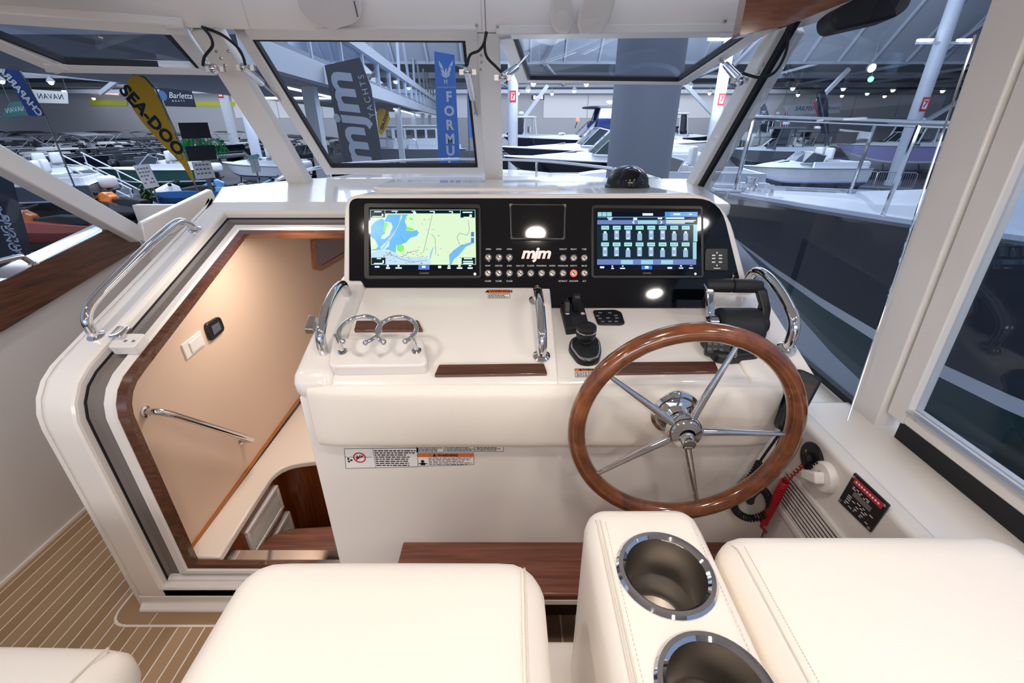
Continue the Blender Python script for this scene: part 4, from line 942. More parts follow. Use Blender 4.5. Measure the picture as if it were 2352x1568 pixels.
# seams (thin raised welts) on the cushions
def welt(t, xs, z, y0, y1, rx, side):
    for dx in xs:
        seam_path([(dx, y1 - .003, z - .09), (dx, y1 - .010, z - .030), (dx, y1 - .032, z - .0055), (dx, y1 - .06, z + .0012), (dx, (y0 + y1) / 2, z + .0022), (dx, y0 + .05, z + .001)], 'piping', t, .0013)
welt(ar, (.128, .134), ZA - .0035, AY0, AY1, 0, 1)
def stitch(t, x, z, y0, y1, n=90):
    mb = MB()
    for i in range(n):
        y = y0 + (y1 - y0) * i / n; mb.box(x - .0005, x + .0005, y, y + (y1 - y0) / n * .55, z - .0006, z + .0006)
    o = mb.build('stitching', SEAM, t); o['kind'] = 'stuff'
stitch(ar, .1405, ZA + .0001, .0, .49); stitch(ar, .2700, ZA - .0005, .0, .49)
welt(s1, (.018,), ZB - .006, .14, .452, 0, 1); welt(s2, (.316,), 1.068 - .004, .10, .478, 0, 1)
stitch(s1, .012, ZB - .0005, .16, .42); stitch(s2, .325, 1.0685, .12, .44)
# lower seat base between seat back and armrest, port settee end
tag(MB().cushion((-.30, .10, .50), (.70, .588, .61), .03, .006, 10).build('helm_seat_cushion', VINYL), 'white vinyl helm seat cushion glimpsed in the gap left of the armrest', 'cushion')
tag(MB().box(-.25, .65, .12, .58, .2, .50).build('seat_pedestal', GEL, None, .02, 3), 'white moulded seat pedestal beneath the helm seats', 'pedestal')
ps_ = thing('port_settee', 'white vinyl settee end at the bottom left corner', 'settee', (-1.15, .3, 0))
MB().cushion((-1.62, -.5, .45), (-.80, .595, .60), .07, .012, 14).build('seat_cushion', VINYL, ps_)
MB().box(-1.60, -.84, -.5, .50, 0, .45).build('settee_base', GEL, ps_, .02, 3)
seam_path([(-.87, .588, .50), (-.868, .575, .57), (-.87, .54, .600), (-.93, .2, .612), (-.95, -.2, .612)], 'piping', ps_, .002)
# ---- overhead ----
wp = tag(MB().loft([[P(u, v, Y=Y_) for u, v in q] for q, Y_ in ((((1700, 82), (1712, 0), (1950, 0), (1712, 82)), 2.02), (((1700, 82), (1712, -60), (2030, -60), (1712, 82)), 1.99))]).build('overhead_box', DKWOOD), 'x', 'x') if False else None
Fo = Frame((.0, 1.90, 2.0), (1, -.12, 0), (0, 0, 1))
ob = [Fo.px(*q) for q in ((1694, 84), (1717, -40), (2050, -40), (1962, -2), (1800, 62))]
tag(MB().prism(Fo, rpoly(ob, .006), -.06, .02).build('overhead_box', wood('red_brown_gloss', '#7a3e24', '#a2603c', 'X', .15, 1.0), None, .006, 3), 'glossy reddish wood overhead box at the top right of the windshield', 'box')
Fm = Frame((.0, 1.55, 2.0), (1, 0, 0), (0, .1, 1))
mr = [Fm.px(*q) for q in ((1896, 40), (1920, 20), (1990, -16), (2085, -30), (2074, 22), (2044, 46), (1912, 76), (1898, 66))]
tag(MB().prism(Fm, rpoly(mr, .02, 4), -.05, .03).build('overhead_speaker', BLKM, None, .015, 4), 'black rounded overhead unit hanging beside the wood box', 'mirror')
Fd = Frame((0, 2.09, 1.98), (1, 0, 0), (0, -.3, 1))
vl = thing('visor_clip', 'translucent white cover on the header left of the centre post', 'cover', Fd.at(760, 30))
MB().prism(Fd, rpoly([Fd.px(*q) for q in ((684, -20), (831, -20), (829, 40), (815, 52), (780, 62), (765, 70), (752, 58), (722, 48), (695, 20))], .012, 4), -.01, .03).build('cover_shell', mat('milky_cover', '#e4dedb', .35), vl, .008, 3)
MB().bar(Fd.at(818, 0, .032), Fd.at(827, 36, .032), .004, .004).build('cover_edge', GREYM, vl)
wv = thing('wiper_motor_cover', 'white moulded twin motor cover on the header right of centre', 'cover', Fd.at(1335, 30))
MB().prism(Fd, rpoly([Fd.px(*q) for q in ((1263, -20), (1312, -20), (1316, 45), (1305, 74), (1275, 72), (1262, 45))], .02, 4), -.01, .05).build('cover_shell', PAINT, wv, .014, 4)
MB().prism(Fd, rpoly([Fd.px(*q) for q in ((1338, -20), (1412, -20), (1396, 40), (1378, 68), (1328, 74), (1322, 46))], .012, 4), -.01, .06).build('cover_shell', PAINT, wv, .012, 4)
MB().prism(Fd, rpoly([Fd.px(*q) for q in ((1334, 40), (1370, 38), (1366, 52), (1332, 56))], .006, 4), .058, .066).build('pull_tab', PAINT, wv, .004, 2)
MB().lathe([(.028, .048), (.026, .056), (.0, .060)], Fd.at(1290, 40), Fd.n, 20).build('round_boss', PAINT, wv)
# windshield actuators with cables
def actuator(body0, body1, tip, cable, label):
    t = thing('window_actuator', label, 'actuator', body0)
    body0, body1, tip = V(body0), V(body1), V(tip)
    MB().tube([body0, body0.lerp(body1, .08), body1], [.013, .0165, .015], 14).build('cylinder', CHROME, t)
    MB().tube([body1, tip], .006, 10).build('piston_rod', STEEL, t)
    MB().ball(body0, .019, 12).build('ball_joint', CHROME, t); MB().ball(tip, .011, 10).build('tip_joint', CHROME, t)
    MB().bar(body0 + V((-.035, .01, 0)), body0 + V((.035, .01, 0)), .014, .02).build('mount_bracket', STEEL, t)
    MB().tube(spath(cable, 6), .0055, 8).build('cable', RUB, t)
    return t
A = lambda u, v, Y: P(u, v, Y=Y)
actuator(A(1155, 178, 2.12), A(1185, 155, 2.3), A(1212, 126, 2.55), [A(1118, 74, 2.12), A(1113, 100, 2.10), A(1118, 130, 2.09), A(1138, 152, 2.09), A(1152, 166, 2.1)], 'chrome window actuator right of the centre post')
actuator(A(1074, 165, 2.15), A(1086, 225, 2.30), A(1093, 262, 2.40), [A(1116, 74, 2.12), A(1112, 98, 2.10), A(1100, 116, 2.10), A(1080, 126, 2.12), A(1073, 150, 2.13)], 'chrome window actuator left of the centre post')
actuator(A(1700, 185, 2.06), A(1668, 150, 2.25), A(1650, 134, 2.5), [A(1812, 66, 2.0), A(1805, 120, 2.0), A(1780, 165, 2.0), A(1745, 178, 2.0), A(1706, 168, 2.04)], 'chrome window actuator on the starboard corner post')
actuator(A(492, 158, 2.05), A(482, 154, 2.10), A(470, 148, 2.15), [A(465, 62, 2.06), A(482, 82, 2.03), A(488, 105, 2.02), A(470, 130, 2.03), A(466, 150, 2.05)], 'chrome window actuator at the head of the port post')
actuator(A(562, 155, 2.10), A(600, 190, 2.22), A(665, 246, 2.40), [A(470, 64, 2.06), A(510, 80, 2.05), A(545, 108, 2.05), A(558, 130, 2.07), A(563, 148, 2.09)], 'long chrome window actuator beside the port post')
MB_s = [(1105, 128), (1106, 143), (1104, 160), (497, 118), (525, 118), (508, 134), (517, 150), (1753, 148), (1742, 166)]
for (u, v) in MB_s:
    yy = 2.07 if u > 900 and u < 1300 else (2.0 if u > 1300 else 2.02)
    MB().lathe([(.006, 0), (.006, .003), (0, .005)], A(u, v, yy + .045), (0, -1, 0), 8).build('screw', STEEL, ps)
# bow rail on the foredeck
br = thing('bow_rail', 'stainless bow rail on the white foredeck beyond the windshield', 'rail', (-.4, 3.2, 1.2))
for pts in ([(-1.45, 2.9, 1.27), (-1.42, 2.95, 1.30), (-1.3, 3.4, 1.33), (-.95, 3.9, 1.33), (-.45, 4.1, 1.33)], [(.95, 2.85, 1.25), (.9, 2.95, 1.29), (.72, 3.4, 1.31), (.2, 3.9, 1.33), (-.45, 4.1, 1.33)]):
    MB().tube(spath(pts, 6), .012, 10).build('rail_tube', CHROME, br)
for q in ((-1.3, 3.4), (-.95, 3.9), (.72, 3.4), (.2, 3.9)): MB().tube([(q[0], q[1], 1.2), (q[0], q[1], 1.325)], .010, 8).build('stanchion', CHROME, br)
# ======================= the exhibition hall =======================
HG = mat('hall_carpet', '#5c6068', .85, vary=.15, bscale=.6)
hf = MB().box(-90, 90, -30, 85, HALL_Z - .2, HALL_Z).build('floor_hall', HG); hf.name = 'floor.002'; skind(hf)
WALLM = mat('hall_wall', '#a9acb4', .7); WALLW = mat('hall_wall_panel', '#d6d8de', .6)
hw = struct('wall_front.001', (0, 80, HALL_Z))
MB().box(-90, 90, 80, 80.4, HALL_Z, 8).build('wall_face', WALLM, hw)
x = -44
while x < 62:
    if not (-6 < x < 4): MB().box(x, x + 6.9, 79.86, 80.02, 2.4, 5.6).build('wall_panel', WALLW, hw)
    x += 7
cl = struct('ceiling.001', (0, 50, 6))
DKC = mat('hall_ceiling_dark', '#50545e', .8); RIBC = mat('hall_ceiling_sheet', '#8d95a2', .6); RIBW = mat('hall_rib', '#a4abb8', .5); TRUSS = mat('truss_grey', '#8b93a2', .5)
MB().box(-90, 90, 40, 80.4, 6.2, 6.5).build('flat_ceiling', DKC, cl)
Fs_ = Frame((0, 40, 5.9), (1, 0, 0), (0, -1, .95))
MB().fbox(Fs_, -60, 60, 0, 24, -.2, 0).build('sloped_sheet', RIBC, cl) if Fs_.n.z < 0 else MB().fbox(Fs_, -60, 60, 0, 24, 0, .2).build('sloped_sheet', RIBC, cl)
sgn = 1 if Fs_.n.z < 0 else -1
rib = None; x = -48
while x < 50:
    if rib is None:
        rib = MB().fbox(Frame((0, 40, 5.9), (1, 0, 0), (0, -1, .95)), -.07, .07, 0, 24, -.16, .16).build('ceiling_rib', RIBW, cl); rib.location.x = x
    else:
        r2 = rib.copy(); COL.objects.link(r2); r2.location.x = x
    x += 2.6
for y_, z_ in ((40.2, 5.7), (52, 5.7), (64, 5.7), (75, 5.6)):
    MB().box(-80, 80, y_ - .15, y_ + .15, z_, z_ + .5).build('ceiling_beam', TRUSS, cl)
for k in range(14):
    x_ = -48 + k * 7.2
    MB().bar((x_, 40.2, 5.9), (x_ + 4, 64, 5.9), .18, .22).build('ceiling_brace', TRUSS, cl)
    if k % 2: MB().bar((x_, 39.6, 5.6), (x_ + 5, 31, 14), .22, .22).build('ceiling_brace', TRUSS, cl)
# mezzanine along the port side
mz = struct('trim_6', (-7, 30, HALL_Z))
WST = mat('white_steel', '#cdd3dd', .45); HGL = glass('mezzanine_glass', '#c8d4e4')
md = V((-.088, 1, 0)).normalized()
def mzp(y, z, off=0): return V((-5.1, 16, z)) + md * (y - 16) + V((-off, 0, 0))
MB().bar(mzp(9, 4.03), mzp(64, 4.03), .25, .34).build('rail_beam', WST, mz)
MB().bar(mzp(9, 2.72), mzp(64, 2.72), .3, .45).build('deck_beam', WST, mz)
MB().loft([[mzp(9, 2.95), mzp(9, 3.1), mzp(9, 3.1, 9), mzp(9, 2.95, 9)], [mzp(64, 2.95), mzp(64, 3.1), mzp(64, 3.1, 9), mzp(64, 2.95, 9)]]).build('deck_slab', RIBC, mz)
MB().loft([[mzp(9, 3.05, .05), mzp(9, 3.86, .05), mzp(9, 3.86, .09), mzp(9, 3.05, .09)], [mzp(64, 3.05, .05), mzp(64, 3.86, .05), mzp(64, 3.86, .09), mzp(64, 3.05, .09)]]).build('glass_balustrade', HGL, mz)
for k in range(18):
    y_ = 9.5 + k * 3.1
    MB().bar(mzp(y_, 3.0), mzp(y_, 3.9), .08, .08).build('rail_post', WST, mz)
for k in range(6):
    y_ = 14 + k * 8.5
    MB().bar(mzp(y_, HALL_Z, .6), mzp(y_, 2.5, .6), .32, .32).build('mezzanine_column', WST, mz)
    MB().bar(mzp(y_, 4.1, .3), mzp(y_ + 1.5, 9.5, .3), .16, .16).build('upper_brace', TRUSS, mz)
    MB().bar(mzp(y_ + 5, 4.1, .3), mzp(y_ + 1.5, 9.5, .3), .16, .16).build('upper_brace', TRUSS, mz)
for k in range(5):
    y_ = 12 + k * 10
    MB().bar(mzp(y_, 7.2, 3), mzp(y_ + 9.5, 7.2, 3), .5, .3).build('upper_beam', WST, mz)
STRIP = mat('strip_light', '#f2f7ff', .4, emit=5)
def strip_lamp(p, q, label):
    p, q = V(p), V(q); t = thing('strip_light', label, 'light', (p + q) / 2)
    MB().bar(p + V((0, 0, .05)), q + V((0, 0, .05)), .14, .06).build('housing', WST, t); MB().bar(p, q, .10, .05).build('tube', STRIP, t)
strip_lamp(A(905, 250, 30), A(962, 265, 44), 'strip light under the mezzanine right of the grey banner')
strip_lamp(A(634, 196, 15), A(765, 224, 22), 'long strip light under the mezzanine left of the grey banner')
# columns
CG = mat('column_grey', '#7f8794', .6); CW = mat('column_white', '#c3cad6', .5)
def column(u, v, Y_, r, label, m=CW, sign=None, top=9.0, lit=False, arms=None, group=None):
    q = A(u, v, Y_); t = thing('column', label, 'column', (q.x, Y_, HALL_Z), group)
    MB().lathe([(r * 1.15, 0), (r * 1.15, .3), (r, .34), (r, top - HALL_Z)], (q.x, Y_, HALL_Z), (0, 0, 1), 28).build('shaft', m, t)
    if sign:
        Fq = Frame((q.x, Y_ - r - .02, A(sign[0], sign[1], Y_).z), (1, 0, 0), (0, 0, 1)); s_ = r * .62
        MB().fbox(Fq, -s_, s_, -s_ * 1.6, s_ * 1.6, -.03, 0).build('number_sign', REDP, t)
        MB().fbox(Fq, -s_ * .6, s_ * .6, -s_ * 1.05, s_ * 1.05, 0, .005).build('number_field', LABELW, t)
        text('7', Fq, 0, 0, s_ * 2.0, REDP, t, .01, bold=.02)
    if arms:
        z_ = A(arms[0], arms[1], Y_).z
        MB().bar((q.x - r * 4.2, Y_ - .2, z_), (q.x + r * 4.2, Y_ - .2, z_), .16, .14).build('lamp_arm', CW, t)
        for k in (-3.6, -2.4, 2.4, 3.6): MB().box(q.x + r * k - .18, q.x + r * k + .18, Y_ - .35, Y_ - .05, z_ + .1, z_ + .22).build('uplight', STRIP, t)
    return t
column(1475, 300, 12.5, .80, 'massive round grey column rising behind the compass', CG)
column(1178, 250, 34, .34, 'slim white column with red number sign right of the centre post', sign=(1177, 222))
column(1652, 230, 34, .36, 'slim white column with red sign beside the starboard corner post', sign=(1655, 229), arms=(1680, 92))
column(2127, 200, 34, .42, 'slim white column with red sign and lamp arms through the starboard window', sign=(2112, 240), arms=(2165, 100))
column(572, 280, 30, .30, 'slim white column left of the port windshield post')
column(345, 200, 46, .36, 'slim white column behind the yellow teardrop flag')
column(515, 230, 58, .50, 'distant white column with the red sign behind the dark script banner', sign=(516, 214))
for (a, b) in (((1192, 286), (1258, 196)), ((1878, 232), (1950, 158)), ((2090, 300), (2235, 212)), ((1640, 265), (1560, 180)), ((230, 215), (300, 160))):
    MB().bar(A(*a, 44), A(*b, 44), .30, .30).build('diagonal_strut', CW, cl)
# hall lamps
LAMPE = mat('lamp_bulb', '#f4ffe8', .4, emit=9); LAMPG = mat('lamp_green', '#5cff9a', .4, emit=5)
lp = thing('bay_lamp', 'small bright high bay lamp hanging from the dark hall ceiling', 'light', (0, 60, 5.2), 'high bay lamps')
MB().lathe([(.05, .5), (.07, .45), (.30, .2), (.34, .05)], (0, 60, 5.2), (0, 0, 1), 12).build('shade', TRUSS, lp)
MB().ball((0, 60, 5.2), .22, 10).build('bulb', LAMPE, lp)
MB().tube([(0, 60, 5.7), (0, 60, 7.2)], .02, 6).build('hanger', TRUSS, lp)
first = True
LPX = [(217, 175), (117, 189), (4, 187), (147, 209), (238, 211), (452, 194), (405, 200), (215, 226), (909, 187), (868, 202), (939, 202), (1225, 193), (1213, 207), (1347, 194), (1319, 209), (1421, 211), (1585, 199), (1630, 214), (1821, 203), (1833, 218), (1937, 204), (1934, 220), (2051, 207), (2032, 221), (2165, 209), (60, 203), (1190, 214), (1268, 215), (1740, 210), (1992, 215)]
for (u, v) in LPX:
    d = ray(u, v); Y_ = min(78, (5.2 - EYE) / (d.z / d.y)); q = A(u, v, Y_); q.z = max(q.z, 4.75)
    if first: o = lp; first = False
    else: o = dup(lp)
    o.location = q
q = A(2000, 182, 44); o = thing('green_lamp', 'green glowing lamp hanging from the hall ceiling at upper right', 'light', q)
MB().ball(q, .22, 10).build('bulb', LAMPG, o); MB().tube([q, q + V((0, 0, 1.2))], .03, 6).build('hanger', TRUSS, o)
q = A(2002, 156, 39); o = thing('flood_lamp', 'bright floodlight at the foot of the ribbed ceiling at upper right', 'light', q)
MB().ball(q, .26, 10).build('bulb', LAMPE, o); MB().lathe([(.3, -.05), (.34, .1), (.1, .3)], q, (0, 1, .3), 12).build('shade', TRUSS, o); MB().tube([q, q + V((0, 0, 2.2))], .03, 6).build('hanger', TRUSS, o)
# ---------------- flags and banners ----------------
POLE = mat('pole_grey', '#6f747c', .4, .5)
def banner(name, label, Y_, quad, m, pole=None, r=0, cat='banner', thick=.02):
    F = Frame((0, Y_, 0), (1, 0, 0), (0, 0, 1)); q = [F.px(*p) for p in quad]
    cx_ = sum(p[0] for p in q) / len(q); t = thing(name, label, cat, (cx_, Y_, HALL_Z if pole else min(p[1] for p in q)))
    MB().prism(F, rpoly(q, r) if r else q, -thick, 0).build('cloth', m, t)
    if pole:
        pts = [F.pt(*F.px(*p), -.03) for p in pole]; pts.append(V((pts[-1].x + (pts[-1].x - pts[0].x) * .1, Y_ + .03, HALL_Z + .05)))
        MB().tube(pts, .025 * Y_ / 10 ** .9 / 2, 6).build('pole', POLE, t)
        MB().lathe([(.45, 0), (.45, .05), (.1, .09)], (pts[-1].x, Y_, HALL_Z), (0, 0, 1), 14).build('base', BLKM, t)
    if not pole and Y_ < 69:
        for p in quad[:2]:
            e_ = F.pt(*F.px(*p), -.01); MB().tube([e_, V((e_.x, e_.y, 6.4))], .02, 5).build('wire', POLE, t)
    return t, F
def ptext(body, F, u, v, px, m, t, rot=0, **k):
    a, b = F.px(u, v); sc = (F.px(u + 1, v)[0] - a)
    return text(body, F, a, b, px * sc, m, t, .012, rot=rot, depth=.004, bold=k.pop('bold', .0) * sc, **k)
GREYB = mat('banner_grey', '#454a56', .8); BLUEB = mat('banner_blue', '#3f7ed0', .8); YELB = mat('banner_yellow', '#e0ac2a', .8); NAVB = mat('banner_navy', '#2c4788', .8); DKB = mat('banner_dark', '#1c2638', .8)
PALE = mat('pale_print', '#c3cbd8', .8); WHB = mat('banner_white', '#d9dde4', .8); GRB = mat('banner_green', '#3f7476', .8)
t, F = banner('feather_flag', 'tall grey feather flag with big pale letters and the word YACHTS', 13, ((745, 150), (826, 132), (852, 200), (880, 376), (790, 376), (770, 270)), GREYB, [(752, 150), (790, 385)])
ptext('mjm', F, 803, 280, 92, PALE, t, rot=math.radians(97), shear=.18, bold=2.6, wscale=1.2)
ptext('YACHTS', F, 843, 222, 19, PALE, t, rot=math.radians(100), space=1.35)
t, F = banner('banner', 'tall blue vertical banner with phoenix emblem, nearest of the two FORMULA banners', 16, ((997, 118), (1044, 126), (1050, 260), (1060, 420), (1010, 420), (1002, 260)), BLUEB, [(1000, 118), (1010, 420)])
for ch_, v in zip('FORMULA', (223, 256, 288, 320, 347, 373, 400)): ptext(ch_, F, 1031 + (v - 223) * .03, v, 28, WHB, t, bold=1.1)
ptext('ENGINEERED BOATS', F, 1026, 201, 4.5, WHB, t)
mb = MB(); Z = lambda pts: mb.prism(F, [F.px(1024 + a, 165 + b) for a, b in pts], .005, .012)
for s_ in (1, -1):
    for pts in (((2, 5), (4, -2), (9, -16), (17, -27), (15, -16), (16, -20), (13, -8), (14, -11), (9, 2), (6, 8)), ((2, 8), (7, 6), (11, 3), (8, 10), (3, 13))):
        Z([(a * s_, b) for a, b in (pts if s_ > 0 else pts)])
    Z([(0, 14), (6 * s_, 22), (3 * s_, 20), (4 * s_, 30), (0, 22)] )
Z([(-2, -2), (0, -9), (3, -5), (1.5, -3), (3, 8), (0, 24), (-3, 8)])
mb.build('phoenix_emblem', WHB, t)
t, F = banner('banner', 'second narrower blue FORMULA banner, partly behind the centre window post', 26, ((1074, 219), (1100, 219), (1106, 316), (1077, 316)), BLUEB, [(1074, 219), (1077, 316)])
for ch_, v in zip('FORM', (268, 281, 294, 307)): ptext(ch_, F, 1090, v, 15, WHB, t, bold=.5)
tear = [(447, 424), (418, 378), (372, 330), (330, 285), (305, 250), (292, 215), (291, 190), (298, 176), (312, 171), (332, 180), (352, 203), (372, 240), (395, 295), (420, 350), (440, 395)]
t, F = banner('teardrop_flag', 'large leaning yellow teardrop flag with black lettering on the port side', 14, tear, YELB, [(293, 190), (306, 172), (330, 177), (356, 205), (400, 300), (448, 426)])
ptext('SEA-DOO', F, 351, 279, 37, DKB, t, rot=math.radians(-57), bold=1.3, space=1.02)
q = F.px(412, 360); Fq = Frame(F.pt(*q), F.ax, F.ay); sc = .0113
ringpoly(Fq, [(.10 * math.cos(i * .3927), .10 * math.sin(i * .3927)) for i in range(16)], [(.08 * math.cos(i * .3927), .08 * math.sin(i * .3927)) for i in range(16)], .0, .012).build('round_mark', mat('mark_brown', '#a8883a', .6), t)
t, F = banner('teardrop_flag', 'small yellow teardrop flag seen past the grey feather flag', 24, ((866, 300), (864, 262), (870, 250), (880, 249), (892, 258), (896, 272), (888, 292), (876, 312)), YELB, [(866, 300), (872, 345)])
ptext('SEA-DOO', F, 884, 277, 9.5, DKB, t, rot=math.radians(62), bold=.3)
t, F = banner('feather_flag', 'leaning blue feather flag with mirrored white lettering at far left', 15, ((-14, 100), (8, 118), (45, 165), (75, 218), (102, 266), (66, 266), (30, 200), (-20, 130)), NAVB, [(-10, 105), (45, 165), (103, 270)])
ptext('CHAPARRAL', F, 44, 206, 21, WHB, t, rot=math.radians(-63) , mirror=True, bold=.8)
t, F = banner('hanging_banner', 'white hanging banner with mirrored NAVAN lettering at upper left', 52, ((72, 205), (155, 211), (157, 238), (84, 236)), WHB)
ptext('NAVAN', F, 116, 222, 16, DKB, t, rot=-.03, mirror=True, space=1.1)
t, F = banner('hanging_banner', 'dark teal banner with mirrored NAVAN lettering behind the blue flag', 45, ((2, 270), (22, 235), (66, 231), (72, 264)), GRB)
ptext('NAVAN', F, 36, 252, 14, PALE, t, rot=.12, mirror=True)
t, F = banner('hanging_banner', 'dark navy hanging banner with white script lettering', 50, ((364, 201), (439, 205), (451, 246), (380, 244)), DKB)
ptext('Barletta', F, 414, 220, 17, WHB, t, shear=.3, rot=-.04); ptext('BOATS', F, 410, 232, 5.5, WHB, t, space=2)
q = F.px(373, 220); MB().lathe([(.45, .01), (.45, .02), (.0, .02)], F.pt(q[0], q[1]), F.n, 16).build('round_logo', mat('logo_blue', '#3f6ba0', .6), t)
t, F = banner('hanging_banner', 'long white hanging banner with thin dark lettering seen through the starboard window', 55, ((1800, 242), (1934, 236), (1928, 260), (1808, 263)), WHB)
ptext('SAILFISH', F, 1850, 249, 13, NAVB, t, shear=.2); ptext('BOATS', F, 1915, 249, 9, NAVB, t)
for (q_, m_, lb, Y_) in ((((1868, 236), (1880, 232), (1888, 262), (1897, 300), (1906, 308), (1890, 305)), REDP, 'red half of a furled flag behind the starboard window', 42.5), (((1875, 215), (1893, 205), (1902, 230), (1904, 308), (1886, 306)), DKB, 'dark navy furled flag behind the starboard window', 40)):
    banner('furled_flag', lb, Y_, q_, m_, [(q_[0][0] + 6, q_[0][1]), (q_[3][0], 330)], cat='flag')
t, F = banner('feather_flag', 'slim red feather flag among the boats behind the starboard window', 41, ((1793, 298), (1803, 260), (1811, 246), (1808, 268), (1796, 302)), REDP, [(1810, 248), (1792, 325)])
t, F = banner('feather_flag', 'slim dark feather flag with pale vertical letters near the starboard corner post', 38, ((1744, 250), (1757, 236), (1766, 262), (1760, 306), (1747, 300)), DKB, [(1745, 250), (1746, 320)])
ptext('KOR', F, 1752, 270, 14, PALE, t, rot=math.radians(-82))
t, F = banner('standing_banner', 'dark navy standing banner with pale lettering below the port corner post', 7, ((-60, 380), (22, 398), (66, 560), (72, 660), (-60, 660)), DKB, [(20, 398), (70, 660)])
ptext('LONG LAKE', F, 14, 520, 26, PALE, t, rot=math.radians(85), bold=.4); ptext('ENTATLONG', F, 40, 560, 22, PALE, t, rot=math.radians(85), bold=.3)
YEL2 = mat('yellow_green_sign', '#b7bd3a', .6)
t, F = banner('shop_sign', 'long yellow green fascia sign on the far wall left of the teardrop flag', 79.85, ((205, 229), (292, 231), (292, 243), (207, 242)), YEL2)
t, F = banner('shop_sign', 'yellow green fascia sign on the far wall right of the script banner', 79.85, ((448, 232), (540, 234), (540, 245), (448, 244)), YEL2)
t, F = banner('lit_sign', 'red and white lit fascia sign on the far wall left of the teardrop flag', 79.85, ((203, 205), (272, 212), (272, 218), (203, 213)), mat('lit_red', '#ffb0a0', .5, emit=1.4))
t, F = banner('lit_sign', 'lit red and white sign on the far wall right of the centre post', 79.85, ((1221, 219), (1250, 219), (1250, 229), (1221, 229)), mat('dark_sign', '#20222a', .6))
ptext('EXOS', F, 1236, 224, 9, mat('lit_letters', '#ffd8d0', .5, emit=2), t, bold=.4)
# two dark screens on a stand, price boards
sc_ = thing('display_stand', 'stand with two dark flat screens right of the yellow teardrop flag', 'screen', V((A(450, 330, 18).x, 18, HALL_Z)))
for k, qd in enumerate((((408, 282), (474, 281), (483, 317), (418, 319)), ((424, 336), (490, 333), (496, 366), (434, 370)))):
    F = Frame((0, 18, 0), (1, 0, 0), (0, 0, 1)); MB().prism(F, [F.px(*p) for p in qd], -.08, 0).build('screen_panel', BLKM, sc_, .01)
MB().tube([A(446, 300, 18.12), V((A(446, 300, 18).x, 18.12, HALL_Z))], .05, 8).build('stand_pole', POLE, sc_)
MB().lathe([(.5, 0), (.5, .05), (.1, .09)], (A(446, 300, 18).x, 18.12, HALL_Z), (0, 0, 1), 14).build('stand_base', BLKM, sc_)
TIN = mat('green_tinsel', '#35c878', .3, .3)
mb = MB(); rnd = random.Random(5)
for i in range(140):
    p_ = A(rnd.uniform(415, 512), rnd.uniform(312, 338), rnd.uniform(18.3, 19)); mb.bar(p_, p_ + V((rnd.uniform(-.25, .25), rnd.uniform(-.1, .1), rnd.uniform(-.45, -.1))), .03, .012)
tg = tag(mb.build('tinsel_garland', TIN), 'shiny green tinsel garland between the two dark screens', 'garland'); tg['kind'] = 'stuff'
def price_board(qd, label, Y_, m=LABELW, rows=5):
    t, F = banner('price_board', label, Y_, qd, m, [(sum(p[0] for p in qd[:2]) / 2, qd[0][1] + 3), (sum(p[0] for p in qd[2:]) / 2, qd[2][1])], cat='sign', thick=.03)
    q = [F.px(*p) for p in qd]; mb = MB(); rnd = random.Random(int(qd[0][0]))
    for r_ in range(rows):
        for c_ in range(4):
            if rnd.random() < .8:
                s, tt = .14 + c_ * .2, .14 + r_ * .76 / rows; mb.prism(F, [bil(q, s_, t_) for s_, t_ in ((s, tt), (s + .13, tt), (s + .13, tt + .25 / rows), (s, tt + .25 / rows))], .0, .008)
    mb.build('board_print', mat('grey_board_print', '#70757e', .6), t)
price_board(((305, 380), (340, 376), (366, 428), (334, 434)), 'leaning white price board with a grid of print left of the jet skis', 18.6)
price_board(((440, 372), (482, 370), (494, 408), (450, 412)), 'white price sign beneath the two dark screens', 16.8, rows=3)
t, F = banner('info_board', 'white and green information stand by the blue jet skis', 22, ((570, 357), (588, 354), (600, 394), (580, 398)), WHB, [(579, 356), (590, 398)], cat='sign')
MB().prism(F, [F.px(*p) for p in ((571, 359), (588, 356), (590, 363), (573, 366))], .0, .01).build('board_header', mat('mint', '#7fd8c0', .6), t)
# ---------------- boats ----------------
HW = mat('hull_white', '#dfe3ea', .2, coat=.6); HN = mat('hull_navy', '#141a2c', .12, coat=.8); HB = mat('hull_black', '#12141a', .12, coat=.8); HGD = mat('hull_graphite', '#3a3f48', .2, coat=.5); HGR = mat('hull_grey', '#5c626c', .25, coat=.5); HT = mat('hull_teal', '#2c5452', .3, coat=.4); HR = mat('hull_red', '#7d1c28', .2, coat=.6); HLV = mat('hull_purple_lit', '#a9a4d8', .25, coat=.4)  # HLV: purple LED light on the hulls is put into the colour
DW = mat('deck_white', '#dde2ea', .35); DKG = mat('windscreen_dark', '#1b2734', .06, coat=.8); BLG = mat('windscreen_blue', '#23306c', .06, coat=.8); SEATM = mat('boat_seat', '#cfd2d8', .6); DSEAT = mat('boat_seat_dark', '#3a3f49', .6); CANV = mat('canvas_dark', '#23272f', .8); CANG = mat('canvas_grey', '#6b717c', .8); ALU = mat('aluminium', '#b8bec8', .3, .8); DECKK = mat('boat_floor', '#5d6068', .7)
